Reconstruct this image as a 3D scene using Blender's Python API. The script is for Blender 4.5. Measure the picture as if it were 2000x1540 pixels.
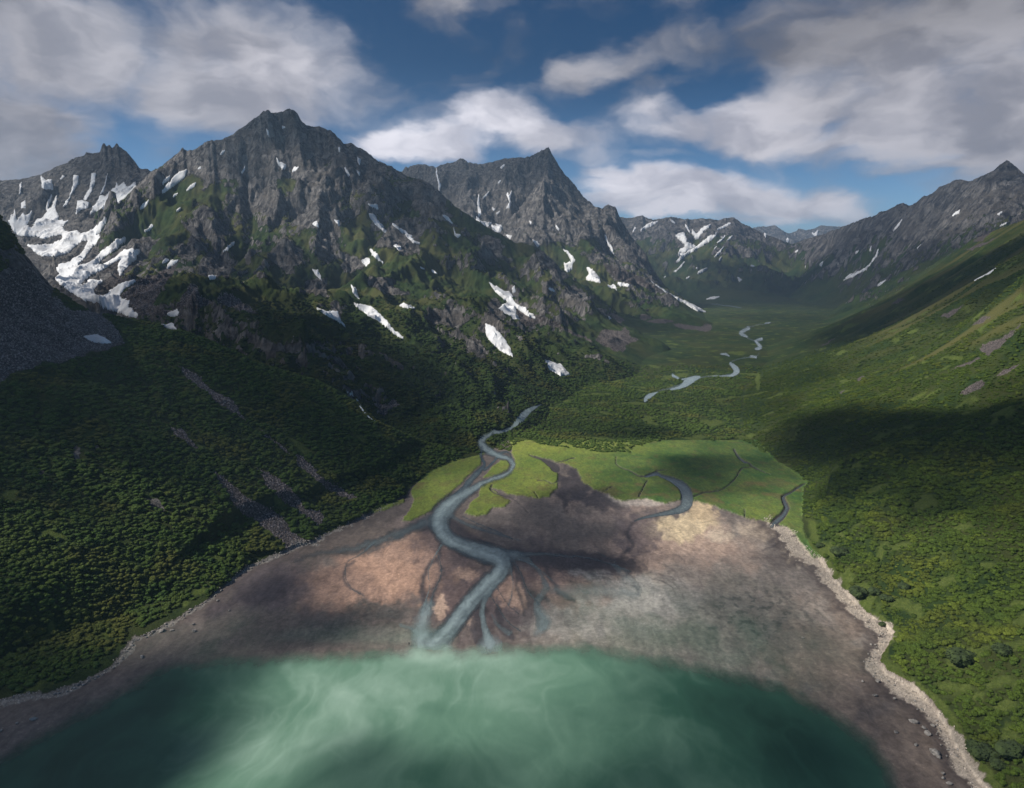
import bpy, bmesh, math, random
import numpy as np
from mathutils import Vector

for o in list(bpy.data.objects): bpy.data.objects.remove(o)
scn = bpy.context.scene
COL = scn.collection
rnd = random.Random(7); NR = np.random.RandomState(11)
Q = 1.0                                  # terrain tessellation quality

# ------------------------------------------------------------------ camera
CH = 150.0; FPX = 1303.0; PITCH = math.radians(10.0)
cam = bpy.data.cameras.new('camera'); camo = bpy.data.objects.new('camera', cam); COL.objects.link(camo)
camo.location = (0, 0, CH); camo.rotation_euler = (math.pi/2 - PITCH, 0, 0)
cam.sensor_width = 36.0; cam.lens = 36.0 * FPX / 2000.0
cam.clip_start = 1.0; cam.clip_end = 60000.0
scn.camera = camo
scn.view_settings.view_transform = 'Standard'; scn.view_settings.look = 'None'
scn.view_settings.exposure = 0.12; scn.view_settings.gamma = 1.0
scn.render.engine = 'CYCLES'
scn.cycles.transparent_max_bounces = 24
scn.cycles.max_bounces = 4; scn.cycles.diffuse_bounces = 2; scn.cycles.volume_bounces = 0

# ------------------------------------------------------------------ sun
SUN_EL = math.radians(42); SUN_AZ = math.radians(-97)       # azimuth from +Y, clockwise (negative = to the left)
S = np.array([math.sin(SUN_AZ)*math.cos(SUN_EL), math.cos(SUN_AZ)*math.cos(SUN_EL), math.sin(SUN_EL)])
sl = bpy.data.lights.new('sun', 'SUN'); sl.energy = 5.0; sl.angle = math.radians(0.5); sl.color = (1.0, 0.93, 0.82)
so = bpy.data.objects.new('sun', sl); COL.objects.link(so)
so.rotation_euler = Vector(S).to_track_quat('Z', 'Y').to_euler()

# ------------------------------------------------------------------ node helper
class NT:
    def __init__(s, tree): s.t = tree; s.n = tree.nodes; s.l = tree.links
    def add(s, typ, **kw):
        n = s.n.new(typ)
        for k, v in kw.items():
            if k == 'ins':
                for a, b in v.items():
                    if hasattr(b, 'is_output') : s.l.new(b, n.inputs[a])
                    else: n.inputs[a].default_value = b
            else: setattr(n, k, v)
        return n
    def math(s, op, a, b=None, c=None, clamp=False):
        n = s.add('ShaderNodeMath', operation=op, use_clamp=clamp)
        for i, v in enumerate((a, b, c)):
            if v is None: continue
            if hasattr(v, 'is_output'): s.l.new(v, n.inputs[i])
            else: n.inputs[i].default_value = v
        return n.outputs[0]
    def mix(s, f, a, b, bt='MIX'):
        n = s.add('ShaderNodeMix', data_type='RGBA', blend_type=bt)
        for i, v in ((0, f), (6, a), (7, b)):
            if hasattr(v, 'is_output'): s.l.new(v, n.inputs[i])
            else: n.inputs[i].default_value = v if i == 0 else (*v, 1.0)[:4]
        return n.outputs[2]
    def ss(s, v, a, b):
        n = s.add('ShaderNodeMapRange', interpolation_type='SMOOTHSTEP')
        n.inputs[1].default_value = a; n.inputs[2].default_value = b
        s.l.new(v, n.inputs[0]); return n.outputs[0]
    def noise(s, vec, scale, detail=4, rough=0.55, dist=0.0, out=0):
        n = s.add('ShaderNodeTexNoise'); n.inputs['Scale'].default_value = scale
        n.inputs['Detail'].default_value = detail; n.inputs['Roughness'].default_value = rough
        n.inputs['Distortion'].default_value = dist
        s.l.new(vec, n.inputs['Vector']); return n.outputs[out]
    def vmul(s, v, m):
        n = s.add('ShaderNodeVectorMath', operation='MULTIPLY'); s.l.new(v, n.inputs[0]); n.inputs[1].default_value = m
        return n.outputs[0]

# ------------------------------------------------------------------ world: Nishita sky with clouds laid out by azimuth and elevation
def az_el(px, py):
    xc = (px-1000)/FPX; yc = (770-py)/FPX
    dy = math.cos(PITCH)+yc*math.sin(PITCH); dz = -math.sin(PITCH)+yc*math.cos(PITCH)
    return math.atan2(xc, dy), math.atan2(dz, math.hypot(xc, dy))
world = bpy.data.worlds.new('World'); scn.world = world; world.use_nodes = True
w = NT(world.node_tree); w.n.clear()
CLOUDS = [  # (x, y, rx, ry, tilt, weight, brightness): traced centre and half-size of each cloud mass, turned into azimuth / elevation
 (130,95,140,75,8,1.0,.72),(60,120,70,50,0,.5,.6),(195,50,50,45,20,.5,.6),(40,250,150,95,0,1.0,.62),(130,270,90,60,10,.8,.58),(0,335,150,35,0,.7,.42),(-100,60,120,120,0,.8,.4),(30,190,60,20,0,.3,.4),
 (380,75,110,60,15,.8,.62),(520,120,165,80,-8,1.0,.85),(440,190,160,55,-12,.95,.70),(620,150,90,60,20,.7,.80),(560,215,100,32,-5,.5,.6),(420,258,80,28,12,.35,.6),(345,120,45,55,0,.5,.6),(480,45,90,30,0,.4,.5),
 (745,282,62,26,0,1.0,1.25),(850,280,90,28,0,.9,1.15),(950,240,95,34,6,1.0,1.15),(1060,260,95,32,-6,.85,1.0),(1120,290,70,24,-10,.5,.9),(1000,215,60,18,0,.4,.9),(860,225,70,16,10,.3,.9),
 (900,5,120,20,0,.6,.5),(850,30,60,16,0,.3,.4),(960,125,50,18,20,.28,.5),(1010,40,40,20,0,.25,.4),(760,240,50,14,0,.2,.8),
 (1125,140,70,30,22,.75,.62),(1195,120,70,26,15,.6,.62),(1270,85,80,22,15,.45,.5),(1310,150,100,22,10,.35,.5),(1100,165,50,25,0,.4,.6),(1380,60,110,30,12,.4,.4),
 (1300,205,70,24,0,.75,.9),(1370,235,110,32,-4,.95,.95),(1480,205,130,35,10,.85,.95),(1500,262,150,34,-5,1.0,.95),(1620,200,110,45,12,.8,.80),(1640,280,140,28,-4,.9,.85),(1780,180,130,55,8,.95,.80),(1900,160,130,60,0,.95,.85),(1830,255,170,55,0,1.0,.62),(1980,230,120,110,0,1.0,.62),(1750,300,140,24,0,.8,.8),(1880,320,130,22,0,.8,.7),
 (1660,70,130,65,15,.85,.36),(1800,70,180,75,5,1.1,.38),(1950,60,130,80,0,1.0,.38),(1560,20,110,30,0,.5,.36),(1720,140,140,45,10,.9,.5),(2150,200,200,200,0,1.0,.5),
 (1180,335,50,20,-10,.6,1.15),(1250,362,100,32,0,1.1,1.2),(1350,372,120,30,0,1.1,1.15),(1200,395,80,24,0,.9,1.1),(1430,392,140,28,-3,1.1,1.05),(1550,402,140,24,-5,1.0,1.0),(1640,418,110,14,-6,.75,1.0),(1330,412,150,14,0,.9,1.1),(1500,428,150,10,0,.6,1.1),(1290,300,110,10,-4,.3,.9),(1600,335,120,8,0,.2,.8),
 (1300,-160,400,90,0,.7,.5),(300,-180,300,90,0,.8,.5)]
tc = w.add('ShaderNodeTexCoord')
sep = w.add('ShaderNodeSeparateXYZ'); w.l.new(tc.outputs['Generated'], sep.inputs[0])
azn = w.math('ARCTAN2', sep.outputs[0], sep.outputs[1]); eln = w.math('ARCSINE', sep.outputs[2])
cmb = w.add('ShaderNodeCombineXYZ'); w.l.new(azn, cmb.inputs[0]); w.l.new(eln, cmb.inputs[1])
ae = cmb.outputs[0]
warp = w.noise(w.vmul(ae, (3.0, 6.0, 1)), 1.7, 5, 0.55, out=1)
wv = w.add('ShaderNodeVectorMath', operation='SUBTRACT'); w.l.new(warp, wv.inputs[0]); wv.inputs[1].default_value = (.5, .5, .5)
wv2 = w.vmul(wv.outputs[0], (0.16, 0.10, 0))
aw = w.add('ShaderNodeVectorMath', operation='ADD'); w.l.new(ae, aw.inputs[0]); w.l.new(wv2, aw.inputs[1])
acc = accb = None
for (cx, cy, rx, ry, tilt, wt, br) in CLOUDS:
    a, e = az_el(cx, cy); k = 1.0/FPX
    m = w.add('ShaderNodeMapping', vector_type='TEXTURE')
    m.inputs['Location'].default_value = (a, e, 0)
    m.inputs['Rotation'].default_value = (0, 0, math.radians(tilt))
    m.inputs['Scale'].default_value = (rx*k*1.12*math.cos(a), ry*k*1.12, 1)
    w.l.new(aw.outputs[0], m.inputs['Vector'])
    d = w.add('ShaderNodeVectorMath', operation='DOT_PRODUCT'); w.l.new(m.outputs[0], d.inputs[0]); w.l.new(m.outputs[0], d.inputs[1])
    g = w.math('EXPONENT', w.math('MULTIPLY', w.math('POWER', d.outputs['Value'], 1.35), -1.0))
    g1 = w.math('MULTIPLY', g, wt*1.12); acc = g1 if acc is None else w.math('SMOOTH_MAX', g1, acc, .18)
    asum = w.math('MULTIPLY', g, wt) if accb is None else w.math('MULTIPLY_ADD', g, wt, asum)
    accb = w.math('MULTIPLY', g, wt*br) if accb is None else w.math('MULTIPLY_ADD', g, wt*br, accb)
wis = w.noise(w.vmul(aw.outputs[0], (6.0, 9.5, 1)), 1.6, 4, 0.48)
fin = w.noise(w.vmul(aw.outputs[0], (15.0, 22.0, 1)), 1.5, 3, 0.5)
dens = w.math('ADD', w.math('MINIMUM', acc, 1.15), w.math('MULTIPLY', w.math('SUBTRACT', wis, 0.5), 1.45))
dens = w.math('ADD', dens, w.math('MULTIPLY', w.math('SUBTRACT', fin, 0.5), 0.35))
cover = w.math('MULTIPLY', w.ss(dens, 0.08, 0.98), .98)
bmean = w.math('DIVIDE', accb, w.math('ADD', asum, .02))
sky = w.add('ShaderNodeTexSky', sky_type='NISHITA', sun_disc=False, sun_elevation=SUN_EL, sun_rotation=SUN_AZ,
            altitude=200, air_density=1.0, dust_density=0.2, ozone_density=2.0)
skyt = w.mix(w.ss(eln, 0.02, 0.30), (0.60, 0.82, 1.08), (0.10, 0.24, 0.36))
skyc = w.mix(1.0, sky.outputs[0], skyt, 'MULTIPLY')
shade = w.noise(w.vmul(aw.outputs[0], (5.5, 11.0, 1)), 1.7, 4, 0.5)
soft = w.mix(w.ss(shade, 0.34, 0.66), (0.60, 0.61, 0.66), (1.12, 1.10, 1.10))
cc = w.mix(1.0, soft, (6.9, 6.85, 7.4), 'MULTIPLY')
vm = w.add('ShaderNodeVectorMath', operation='SCALE'); w.l.new(cc, vm.inputs[0]); w.l.new(bmean, vm.inputs['Scale'])
final = w.mix(cover, skyc, vm.outputs[0])
bg = w.add('ShaderNodeBackground', ins={'Strength': 0.105}); w.l.new(final, bg.inputs['Color'])
wo = w.add('ShaderNodeOutputWorld'); w.l.new(bg.outputs[0], wo.inputs['Surface'])

# ------------------------------------------------------------------ numpy noise
def h2(ix, iy, seed):
    n = (ix.astype(np.int64)*374761393 + iy.astype(np.int64)*668265263 + seed*974634777) & 0xffffffff
    n = ((n ^ (n >> 13))*1274126177) & 0xffffffff
    n = (n ^ (n >> 16)) & 0xffffffff
    return n.astype(np.float32)/np.float32(4294967295.0)
def gn(x, y, seed=0):
    x = np.asarray(x, np.float32); y = np.asarray(y, np.float32)
    x0 = np.floor(x); y0 = np.floor(y); fx = x-x0; fy = y-y0
    ix = x0.astype(np.int64); iy = y0.astype(np.int64)
    u = fx*fx*fx*(fx*(fx*6-15)+10); v = fy*fy*fy*(fy*(fy*6-15)+10)
    r = []
    for dy in (0, 1):
        for dx in (0, 1):
            a = h2(ix+dx, iy+dy, seed)*np.float32(6.2831853)
            r.append(np.cos(a)*(fx-dx)+np.sin(a)*(fy-dy))
    return (1.5*((r[0]*(1-u)+r[1]*u)*(1-v)+(r[2]*(1-u)+r[3]*u)*v)).astype(np.float32)
def fbm(x, y, o=5, seed=0, g=0.5):
    s = 0; a = 1.0; t = 0
    for i in range(o):
        s = s+a*gn(x*2**i+i*17.3, y*2**i-i*9.1, seed+i); t += a; a *= g
    return s/t
def ridged(x, y, o=5, seed=0, g=0.5):
    s = 0; a = 1.0; t = 0
    for i in range(o):
        n = 1-np.abs(gn(x*2**i+i*7.3, y*2**i-i*3.1, seed+i))*1.6
        s = s+a*n*n; t += a; a *= g
    return s/t
def sstep(v, a, b):
    t = np.clip((v-a)/(b-a), 0, 1); return t*t*(3-2*t)

# ------------------------------------------------------------------ tracing helpers: a traced point + a distance (or a height) is a place in the valley
CP, SP = math.cos(PITCH), math.sin(PITCH)
def at(px, py, D):
    xc = (px-1000)/FPX; yc = (770-py)/FPX; dy = CP+yc*SP; dz = -SP+yc*CP
    return np.array([xc/dy*D, D, CH+dz/dy*D])
def atz(px, py, z):
    yc = (770-py)/FPX; dy = CP+yc*SP; dz = -SP+yc*CP
    return at(px, py, (z-CH)*dy/dz)
def to_px(x, y, z):
    dz = z-CH; dep = y*CP-dz*SP; up = y*SP+dz*CP
    return 1000+FPX*x/dep, 770-FPX*up/dep
def cr(sc, ox, oy, pts): return [tuple([p[0]/sc+ox, p[1]/sc+oy]+[q/sc for q in p[2:]]) for p in pts]
c1 = lambda p: cr(2.851, 0, 200, p)
c2 = lambda p: cr(2.851, 600, 200, p)
c3 = lambda p: cr(2.5, 1200, 300, p)
c4 = lambda p: cr(2.5, 600, 840, p)
c5 = lambda p: cr(2.2, 0, 700, p)
c7 = lambda p: cr(3.636, 1050, 860, p)
c8 = lambda p: cr(14.0, 640, 740, p)

# ------------------------------------------------------------------ landforms
def floor_z(D): return np.interp(D, [0, 590, 1000, 1660, 2700, 9000], [0, 0, 10, 22, 30, 60])
def planeA(px, py):
    xc = (px-1000)/FPX; yc = (770-py)/FPX; dy = CP+yc*SP; dz = -SP+yc*CP; a = xc/dy; b = dz/dy
    k = .466; c = k*(-.9*a+.43); d = k*(-.9*114-.43*361+0) ; return (CH-d)/(c-b)
def planeA_D(px, py): return planeA(px, py)
LF = {}
LF['A'] = dict(ridge=[(-500,150,430),(-300,260,470),(-100,365,520),(0,425,540),(15,445,545),(35,482,550),(60,510,555),(90,548,560),(110,570,560),(150,598,560),(180,612,560),(230,622,560),(290,633,556),(340,646,552),(400,664,553),(456,690,555),(526,719,558),(620,747,561),(690,785,550),(740,828,529),(830,866,545),(900,882,560),(940,892,560)],
    pts=[(p[0],p[1],planeA_D(*p)) for p in [(0,600),(100,700),(200,700),(0,800),(150,850),(300,750),(300,900),(420,800),(450,950),(550,850),(600,950),(700,900),(100,1000),(250,1050),(0,950),(400,1050),(100,1150),(0,1200),(520,1020),(-200,900),(-200,700),(-200,1100),(-400,900)]],
    zp=[(0,1372,1),(100,1357,1),(220,1300,1),(300,1235,1),(400,1175,1),(480,1112,1),(560,1078,1),(610,1062,1),(700,1017,1),(790,972,1),(830,930,1),(900,902,1),(-200,1450,1),
        (0,1480,-25),(200,1400,-25),(400,1280,-25),(560,1180,-25),(700,1110,-22),(850,1000,-18),(960,920,-12),(-300,1600,-25)], back=.45, er=5)
LF['B'] = dict(ridge=[(230,400,1800),(292,338,1720),(320,322,1700),(345,301,1670),(357,289,1650),(366,296,1650),(385,290,1650),(404,277,1650),(415,275,1655),(432,274,1660),(455,262,1680),(475,248,1700),(498,232,1710),(515,218,1720),(524,215,1720),(533,222,1730),(550,219,1735),(565,214,1740),(574,214,1740),(583,226,1745),(590,239,1750),(600,247,1750),(630,248,1760),(653,260,1765),(671,281,1770),(684,280,1770),(716,296,1770),(740,316,1760),(761,323,1755),(784,338,1750),(805,349,1730),(824,351,1700),(842,361,1700),(863,379,1690),(881,396,1680),(898,410,1665),(926,428,1650),(954,446,1630),(986,463,1620),(1007,475,1610),(1028,477,1600),(1056,488,1580),(1077,505,1570),(1098,530,1560),(1126,551,1530),(1147,568,1500),(1160,590,1490),(1175,615,1470),(1230,640,1400),(1300,672,1250)],
    pts=[(600,330,1640),(600,450,1430),(600,560,1180),(600,600,1030),(600,650,850),(600,720,640),(560,290,1700),(545,340,1640),(560,400,1540),(520,450,1500),(480,340,1620),(470,420,1520),(500,520,1300),
         (400,650,800),(400,600,1050),(400,540,1250),(400,450,1450),(400,380,1560),(300,630,900),(300,590,1080),(300,530,1250),(300,440,1480),(300,370,1620),
         (640,330,1620),(660,420,1480),(640,480,1360),(700,350,1670),(700,420,1530),(700,500,1290),(700,580,1050),(700,650,880),(700,720,720),(700,780,620),(760,400,1600),(780,470,1380),(780,560,1130),
         (850,430,1500),(850,500,1330),(850,580,1120),(850,650,920),(850,720,760),(850,800,640),(850,850,585),(920,480,1500),(930,560,1220),(930,640,980),
         (1000,520,1450),(1000,580,1250),(1000,650,1000),(1000,720,810),(1000,760,730),(1000,800,650),(1100,580,1400),(1100,640,1150),(1100,700,930),(1200,650,1250),(1180,700,950),(500,640,850),(480,690,680),(380,655,720)],
    zp=[(940,880,2),(1000,835,3),(1060,790,6),(1150,745,10),(1250,700,14),(1330,665,18),(1100,860,-15),(1250,780,-15),(1350,720,-12),(1450,660,-10),(900,960,-20),(700,1000,-40)], back=.55, er=42)
LF['C'] = dict(ridge=[(-400,300,2100),(-200,360,2080),(0,354,2050),(42,351,2050),(58,347,2050),(77,342,2050),(102,330,2040),(130,319,2020),(140,311,2010),(158,307,2000),(165,305,2000),(168,299,2000),(182,300,1995),(196,296,1990),(200,283,1990),(204,280,1990),(208,287,1990),(213,283,1990),(220,290,1985),(226,281,1985),(229,280,1985),(232,287,1985),(245,295,1980),(260,312,1970),(274,331,1950),(288,331,1920),(297,337,1900),(330,390,1850),(400,450,1800)],
    pts=[(0,420,1850),(0,470,1700),(0,500,1500),(0,560,1200),(100,390,1850),(100,440,1720),(100,490,1500),(100,540,1200),(200,350,1900),(200,400,1790),(200,440,1650),(200,490,1450),(200,540,1250),(200,590,1050),(260,380,1780),(260,440,1600),(260,500,1350),(260,560,1150),(260,615,930),(-200,450,1850),(-200,520,1400),(320,640,850),(400,500,1400),(400,600,1000),(200,640,750),(0,640,750)],
    zp=[], back=.5, er=30)
LF['D'] = dict(ridge=[(680,360,3050),(760,335,3000),(786,336,2950),(791,327,2950),(798,328,2940),(807,323,2930),(824,321,2920),(853,327,2900),(874,319,2890),(891,316,2880),(898,309,2880),(905,312,2880),(917,319,2870),(944,322,2850),(972,314,2840),(993,310,2830),(1010,309,2810),(1035,306,2790),(1056,295,2770),(1066,291,2760),(1072,288,2750),(1078,302,2740),(1088,319,2720),(1105,344,2700),(1123,361,2680),(1140,386,2650),(1161,403,2630),(1175,407,2620),(1183,402,2610),(1190,400,2610),(1202,405,2600),(1210,424,2590),(1224,449,2570),(1242,474,2550),(1263,498,2520),(1273,523,2500),(1284,540,2460),(1300,560,2430),(1340,586,2380),(1380,612,2330),(1400,622,2300)],
    pts=[(800,400,2750),(900,380,2680),(900,440,2480),(900,500,2300),(1000,380,2640),(1000,440,2450),(1000,500,2250),(1070,340,2640),(1065,400,2480),(1080,460,2360),(1100,520,2150),(1100,560,1900),(1130,440,2480),(1180,440,2460),(1170,500,2250),(1180,560,2020),(1200,610,1700),(1220,480,2430),(1250,540,2270),(1250,580,2000),(1270,620,1750),(1330,610,2000),(1380,630,1800)],
    zp=[(1420,640,12),(1350,655,12),(1450,620,10),(1480,650,-15),(1400,690,-20)], back=.7, er=58)
LF['E'] = dict(ridge=[(1000,430,4900),(1150,430,4700),(1212,424,4600),(1230,426,4600),(1252,421,4580),(1276,429,4550),(1290,427,4550),(1308,424,4530),(1348,429,4500),(1370,427,4500),(1392,428,4500),(1404,430,4500),(1416,426,4500),(1434,424,4480),(1448,436,4500),(1472,447,4550),(1504,462,4650),(1536,474,4700),(1560,482,4700),(1620,520,4600)],
    pts=[(1250,500,4100),(1250,560,3500),(1320,480,4200),(1320,540,3700),(1350,590,3100),(1430,470,4250),(1430,540,3600),(1430,590,3050),(1500,520,4000),(1500,570,3400),(1500,602,2800),(1560,540,3900),(1580,590,3200),(1150,500,4200)],
    zp=[(1420,612,10),(1500,615,8),(1600,615,8),(1500,650,-40),(1700,620,-30)], back=.6, er=65)
LF['F'] = dict(ridge=[(1380,470,7600),(1455,452,7500),(1475,445,7500),(1490,443,7500),(1500,444,7500),(1512,440,7500),(1522,447,7500),(1540,457,7500),(1555,452,7500),(1560,447,7500),(1572,450,7500),(1590,448,7500),(1604,441,7500),(1622,443,7500),(1640,443,7500),(1700,460,7500)],
    pts=[(1450,500,6800),(1550,500,6800),(1650,500,6800)], zp=[], back=.6, er=110)
LF['G'] = dict(ridge=[(1480,505,4900),(1536,478,4500),(1552,476,4400),(1572,468,4250),(1600,460,4100),(1640,446,3800),(1668,434,3600),(1696,424,3450),(1714,420,3350),(1716,414,3350),(1732,411,3280),(1745,404,3200),(1756,398,3150),(1764,396,3120),(1776,402,3080),(1792,394,3000),(1804,383,2950),(1810,384,2930),(1824,376,2880),(1834,366,2850),(1848,362,2800),(1860,355,2760),(1872,351,2720),(1894,356,2650),(1908,349,2600),(1920,344,2560),(1940,334,2480),(1955,321,2430),(1966,314,2400),(1975,319,2380),(1984,326,2350),(2000,340,2300),(2100,370,2200),(2300,330,2100),(2600,300,2000)],
    pts=[(1580,530,3900),(1650,500,3500),(1650,560,3000),(1650,602,2650),(1750,450,3000),(1750,500,2750),(1750,550,2450),(1850,400,2620),(1850,450,2400),(1850,490,2200),(1966,360,2300),(1966,400,2150),(1966,440,1950),(2100,420,2000),(1700,600,2450),(2000,500,1500),(2300,450,1700)],
    zp=[(1600,615,12),(1560,640,-20),(1500,620,-40)], back=.6, er=45)
LF['H'] = dict(ridge=[(1380,690,2500),(1500,668,2550),(1570,645,2530),(1600,634,2500),(1640,615,2450),(1690,598,2400),(1730,580,2300),(1760,560,2200),(1800,535,2050),(1830,512,1900),(1860,495,1750),(1900,468,1500),(1950,448,1300),(2000,430,1150),(2100,400,1000),(2300,350,850),(2700,250,700)],
    pts=[(1990,1000,304),(1990,800,395),(1990,650,501),(1990,550,616),(2000,490,800),(1800,900,396),(1800,800,500),(1800,700,680),(1800,620,950),(1800,570,1400),(1650,900,430),(1650,800,560),(1650,720,760),(1650,660,1100),(1700,620,1700),(1900,620,700),(1900,700,560),(1900,800,450),(1900,900,370),(1850,1100,291),(1950,1200,247),(1990,1400,197),(2300,1400,170),(2300,1000,250),(2300,700,400),(2300,550,600)],
    zp=[(1925,1540,1),(1850,1430,1),(1760,1350,1),(1715,1300,1),(1740,1240,1),(1650,1160,1),(1605,1105,1),(1570,1060,1),(1555,1000,1),(1575,950,1),(1510,890,2),(1455,835,4),(1460,780,7),(1480,740,10),(1510,700,14),(1560,660,18),(1620,635,20),
        (1500,1100,-25),(1600,1250,-25),(1640,1400,-25),(1700,1600,-25),(1450,980,-20),(1380,870,-15),(1370,760,-15),(1430,680,-15),(1350,650,-30),(1450,640,-30),(1550,622,-30),(1250,680,-25),(1200,760,-20),(2000,1700,-10)], back=.4, er=9)

# fan-shaped height grid: columns u = x/y, rows D = y, tessellation follows distance
ncol = int(1380*Q); UM = 1.14
U = np.linspace(-UM, UM, ncol)
rows = [112.0]
while rows[-1] < 8200:
    D = rows[-1]
    r = min(.0026, D/1.0e5) if D < 3000 else .0055
    rows.append(D*(1+r/Q))
Dr = np.array(rows); nrow = len(rows)
UU, DD = np.meshgrid(U, Dr); X = (UU*DD); Y = DD
print('grid', nrow, ncol)

def rbf(P, gx, gy):
    P = np.array(P); sc = 1000.0; n = len(P)
    A = np.hypot(P[:, None, 0]-P[None, :, 0], P[:, None, 1]-P[None, :, 1])/sc
    M = np.zeros((n+3, n+3)); M[:n, :n] = -A-np.eye(n)*1e-4; M[:n, n] = 1; M[:n, n+1] = P[:, 0]/sc; M[:n, n+2] = P[:, 1]/sc
    M[n:, :n] = M[:n, n:].T
    wgt = np.linalg.solve(M, np.concatenate([P[:, 2], [0, 0, 0]]))
    out = wgt[n]+wgt[n+1]*gx/sc+wgt[n+2]*gy/sc
    for i in range(n): out = out-wgt[i]*np.hypot(gx-P[i, 0], gy-P[i, 1])/sc
    return out

cu = np.linspace(0, ncol-1, 320); crw = np.linspace(0, nrow-1, 420)     # coarse grid for the smooth base
Uc = np.interp(cu, np.arange(ncol), U); Dc = np.interp(crw, np.arange(nrow), Dr)
UC, DC = np.meshgrid(Uc, Dc); XC = UC*DC
def up(G):
    a = np.empty((len(crw), ncol), np.float32)
    for i in range(len(crw)): a[i] = np.interp(np.arange(ncol), cu, G[i])
    t = np.interp(np.arange(nrow), crw, np.arange(len(crw))); i0 = np.clip(t.astype(int), 0, len(crw)-2); f = (t-i0)[:, None].astype(np.float32)
    return a[i0]*(1-f)+a[i0+1]*f

def erosion(x, y, gx, gy, lam, octs, seed):
    """ribs and gullies that run down the fall line"""
    h = np.zeros_like(x); dx = np.zeros_like(x); dy = np.zeros_like(x); a = 1.0; f = 1.0/lam
    for o in range(octs):
        sx = gy+dy*.6; sy = -(gx+dx*.6)
        m = np.hypot(sx, sy)+1e-4; k = np.minimum(m*2.2, 1.0)/m*1.0
        sx = sx*k; sy = sy*k
        px = x*f; py = y*f; x0 = np.floor(px).astype(np.int64); y0 = np.floor(py).astype(np.int64)
        va = np.zeros_like(x); vx = np.zeros_like(x); vy = np.zeros_like(x); wt = np.zeros_like(x)
        for j in (-1, 0, 1):
            for i in (-1, 0, 1):
                ix = x0+i; iy = y0+j
                vxp = px-(ix+h2(ix, iy, seed+o)); vyp = py-(iy+h2(ix, iy, seed+o+50))
                d2 = vxp*vxp+vyp*vyp; wg = np.exp(-d2*2.0)
                ph = (vxp*sx+vyp*sy)*6.2831853
                c = np.cos(ph); s = np.sin(ph)
                va += wg*c; vx -= wg*s*sx; vy -= wg*s*sy; wt += wg
        va /= wt; vx /= wt; vy /= wt
        h += a*(1-np.abs(va)*1.0)*np.sign(1)*0+a*va; dx += a*vx; dy += a*vy
        a *= .52; f *= 2.0
    return h

def sd_poly(px, py, poly):
    P = np.array([p[:2] for p in poly], float); n = len(P); d = np.full(px.shape, 1e9); ins = np.zeros(px.shape, bool)
    for i in range(n):
        ax, ay = P[i]; bx, by = P[(i+1) % n]; ex, ey = bx-ax, by-ay; L2 = ex*ex+ey*ey+1e-9
        t = np.clip(((px-ax)*ex+(py-ay)*ey)/L2, 0, 1)
        d = np.minimum(d, (px-ax-t*ex)**2+(py-ay-t*ey)**2)
        if abs(ey) > 1e-9:
            c = ((ay > py) != (by > py)) & (px < (bx-ax)*(py-ay)/ey+ax); ins ^= c
    d = np.sqrt(d); return np.where(ins, -d, d)
GPX, GPY = to_px(X[:int(np.searchsorted(Dr, 640))], Y[:int(np.searchsorted(Dr, 640))], 0*X[:int(np.searchsorted(Dr, 640))])
LANDP = {'A': [(-900,1800),(-300,1520),(-200,1470),(0,1370),(100,1355),(160,1335),(220,1300),(240,1272),(262,1248),(300,1234),(400,1175),(480,1111),(560,1076),(575,1068),(612,1060),(650,1036),(700,1014),(790,970),(800,953),(830,928),(880,903),(935,890),(950,868),(955,500),(-6000,500),(-6000,1800)],
 'H': [(1990,1640),(1930,1550),(1895,1500),(1867,1455),(1847,1415),(1817,1373),(1775,1338),(1730,1315),(1718,1290),(1732,1262),(1746,1240),(1732,1225),(1694,1198),(1659,1165),(1629,1132),(1604,1095),(1580,1070),(1570,1040),(1566,1000),(1568,960),(1578,945),(1545,920),(1520,905),(1480,868),(1455,845),(1450,500),(9000,500),(9000,2400),(2300,2400)]}
NAMES = ['valley']+list(LF.keys())
FL = floor_z(DD)+fbm(X/90, Y/90, 3, 3)*np.clip((DD-620)/400, 0, 1)*2.0
Z = FL.astype(np.float32).copy(); CL = np.zeros(Z.shape, np.int8)
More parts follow.
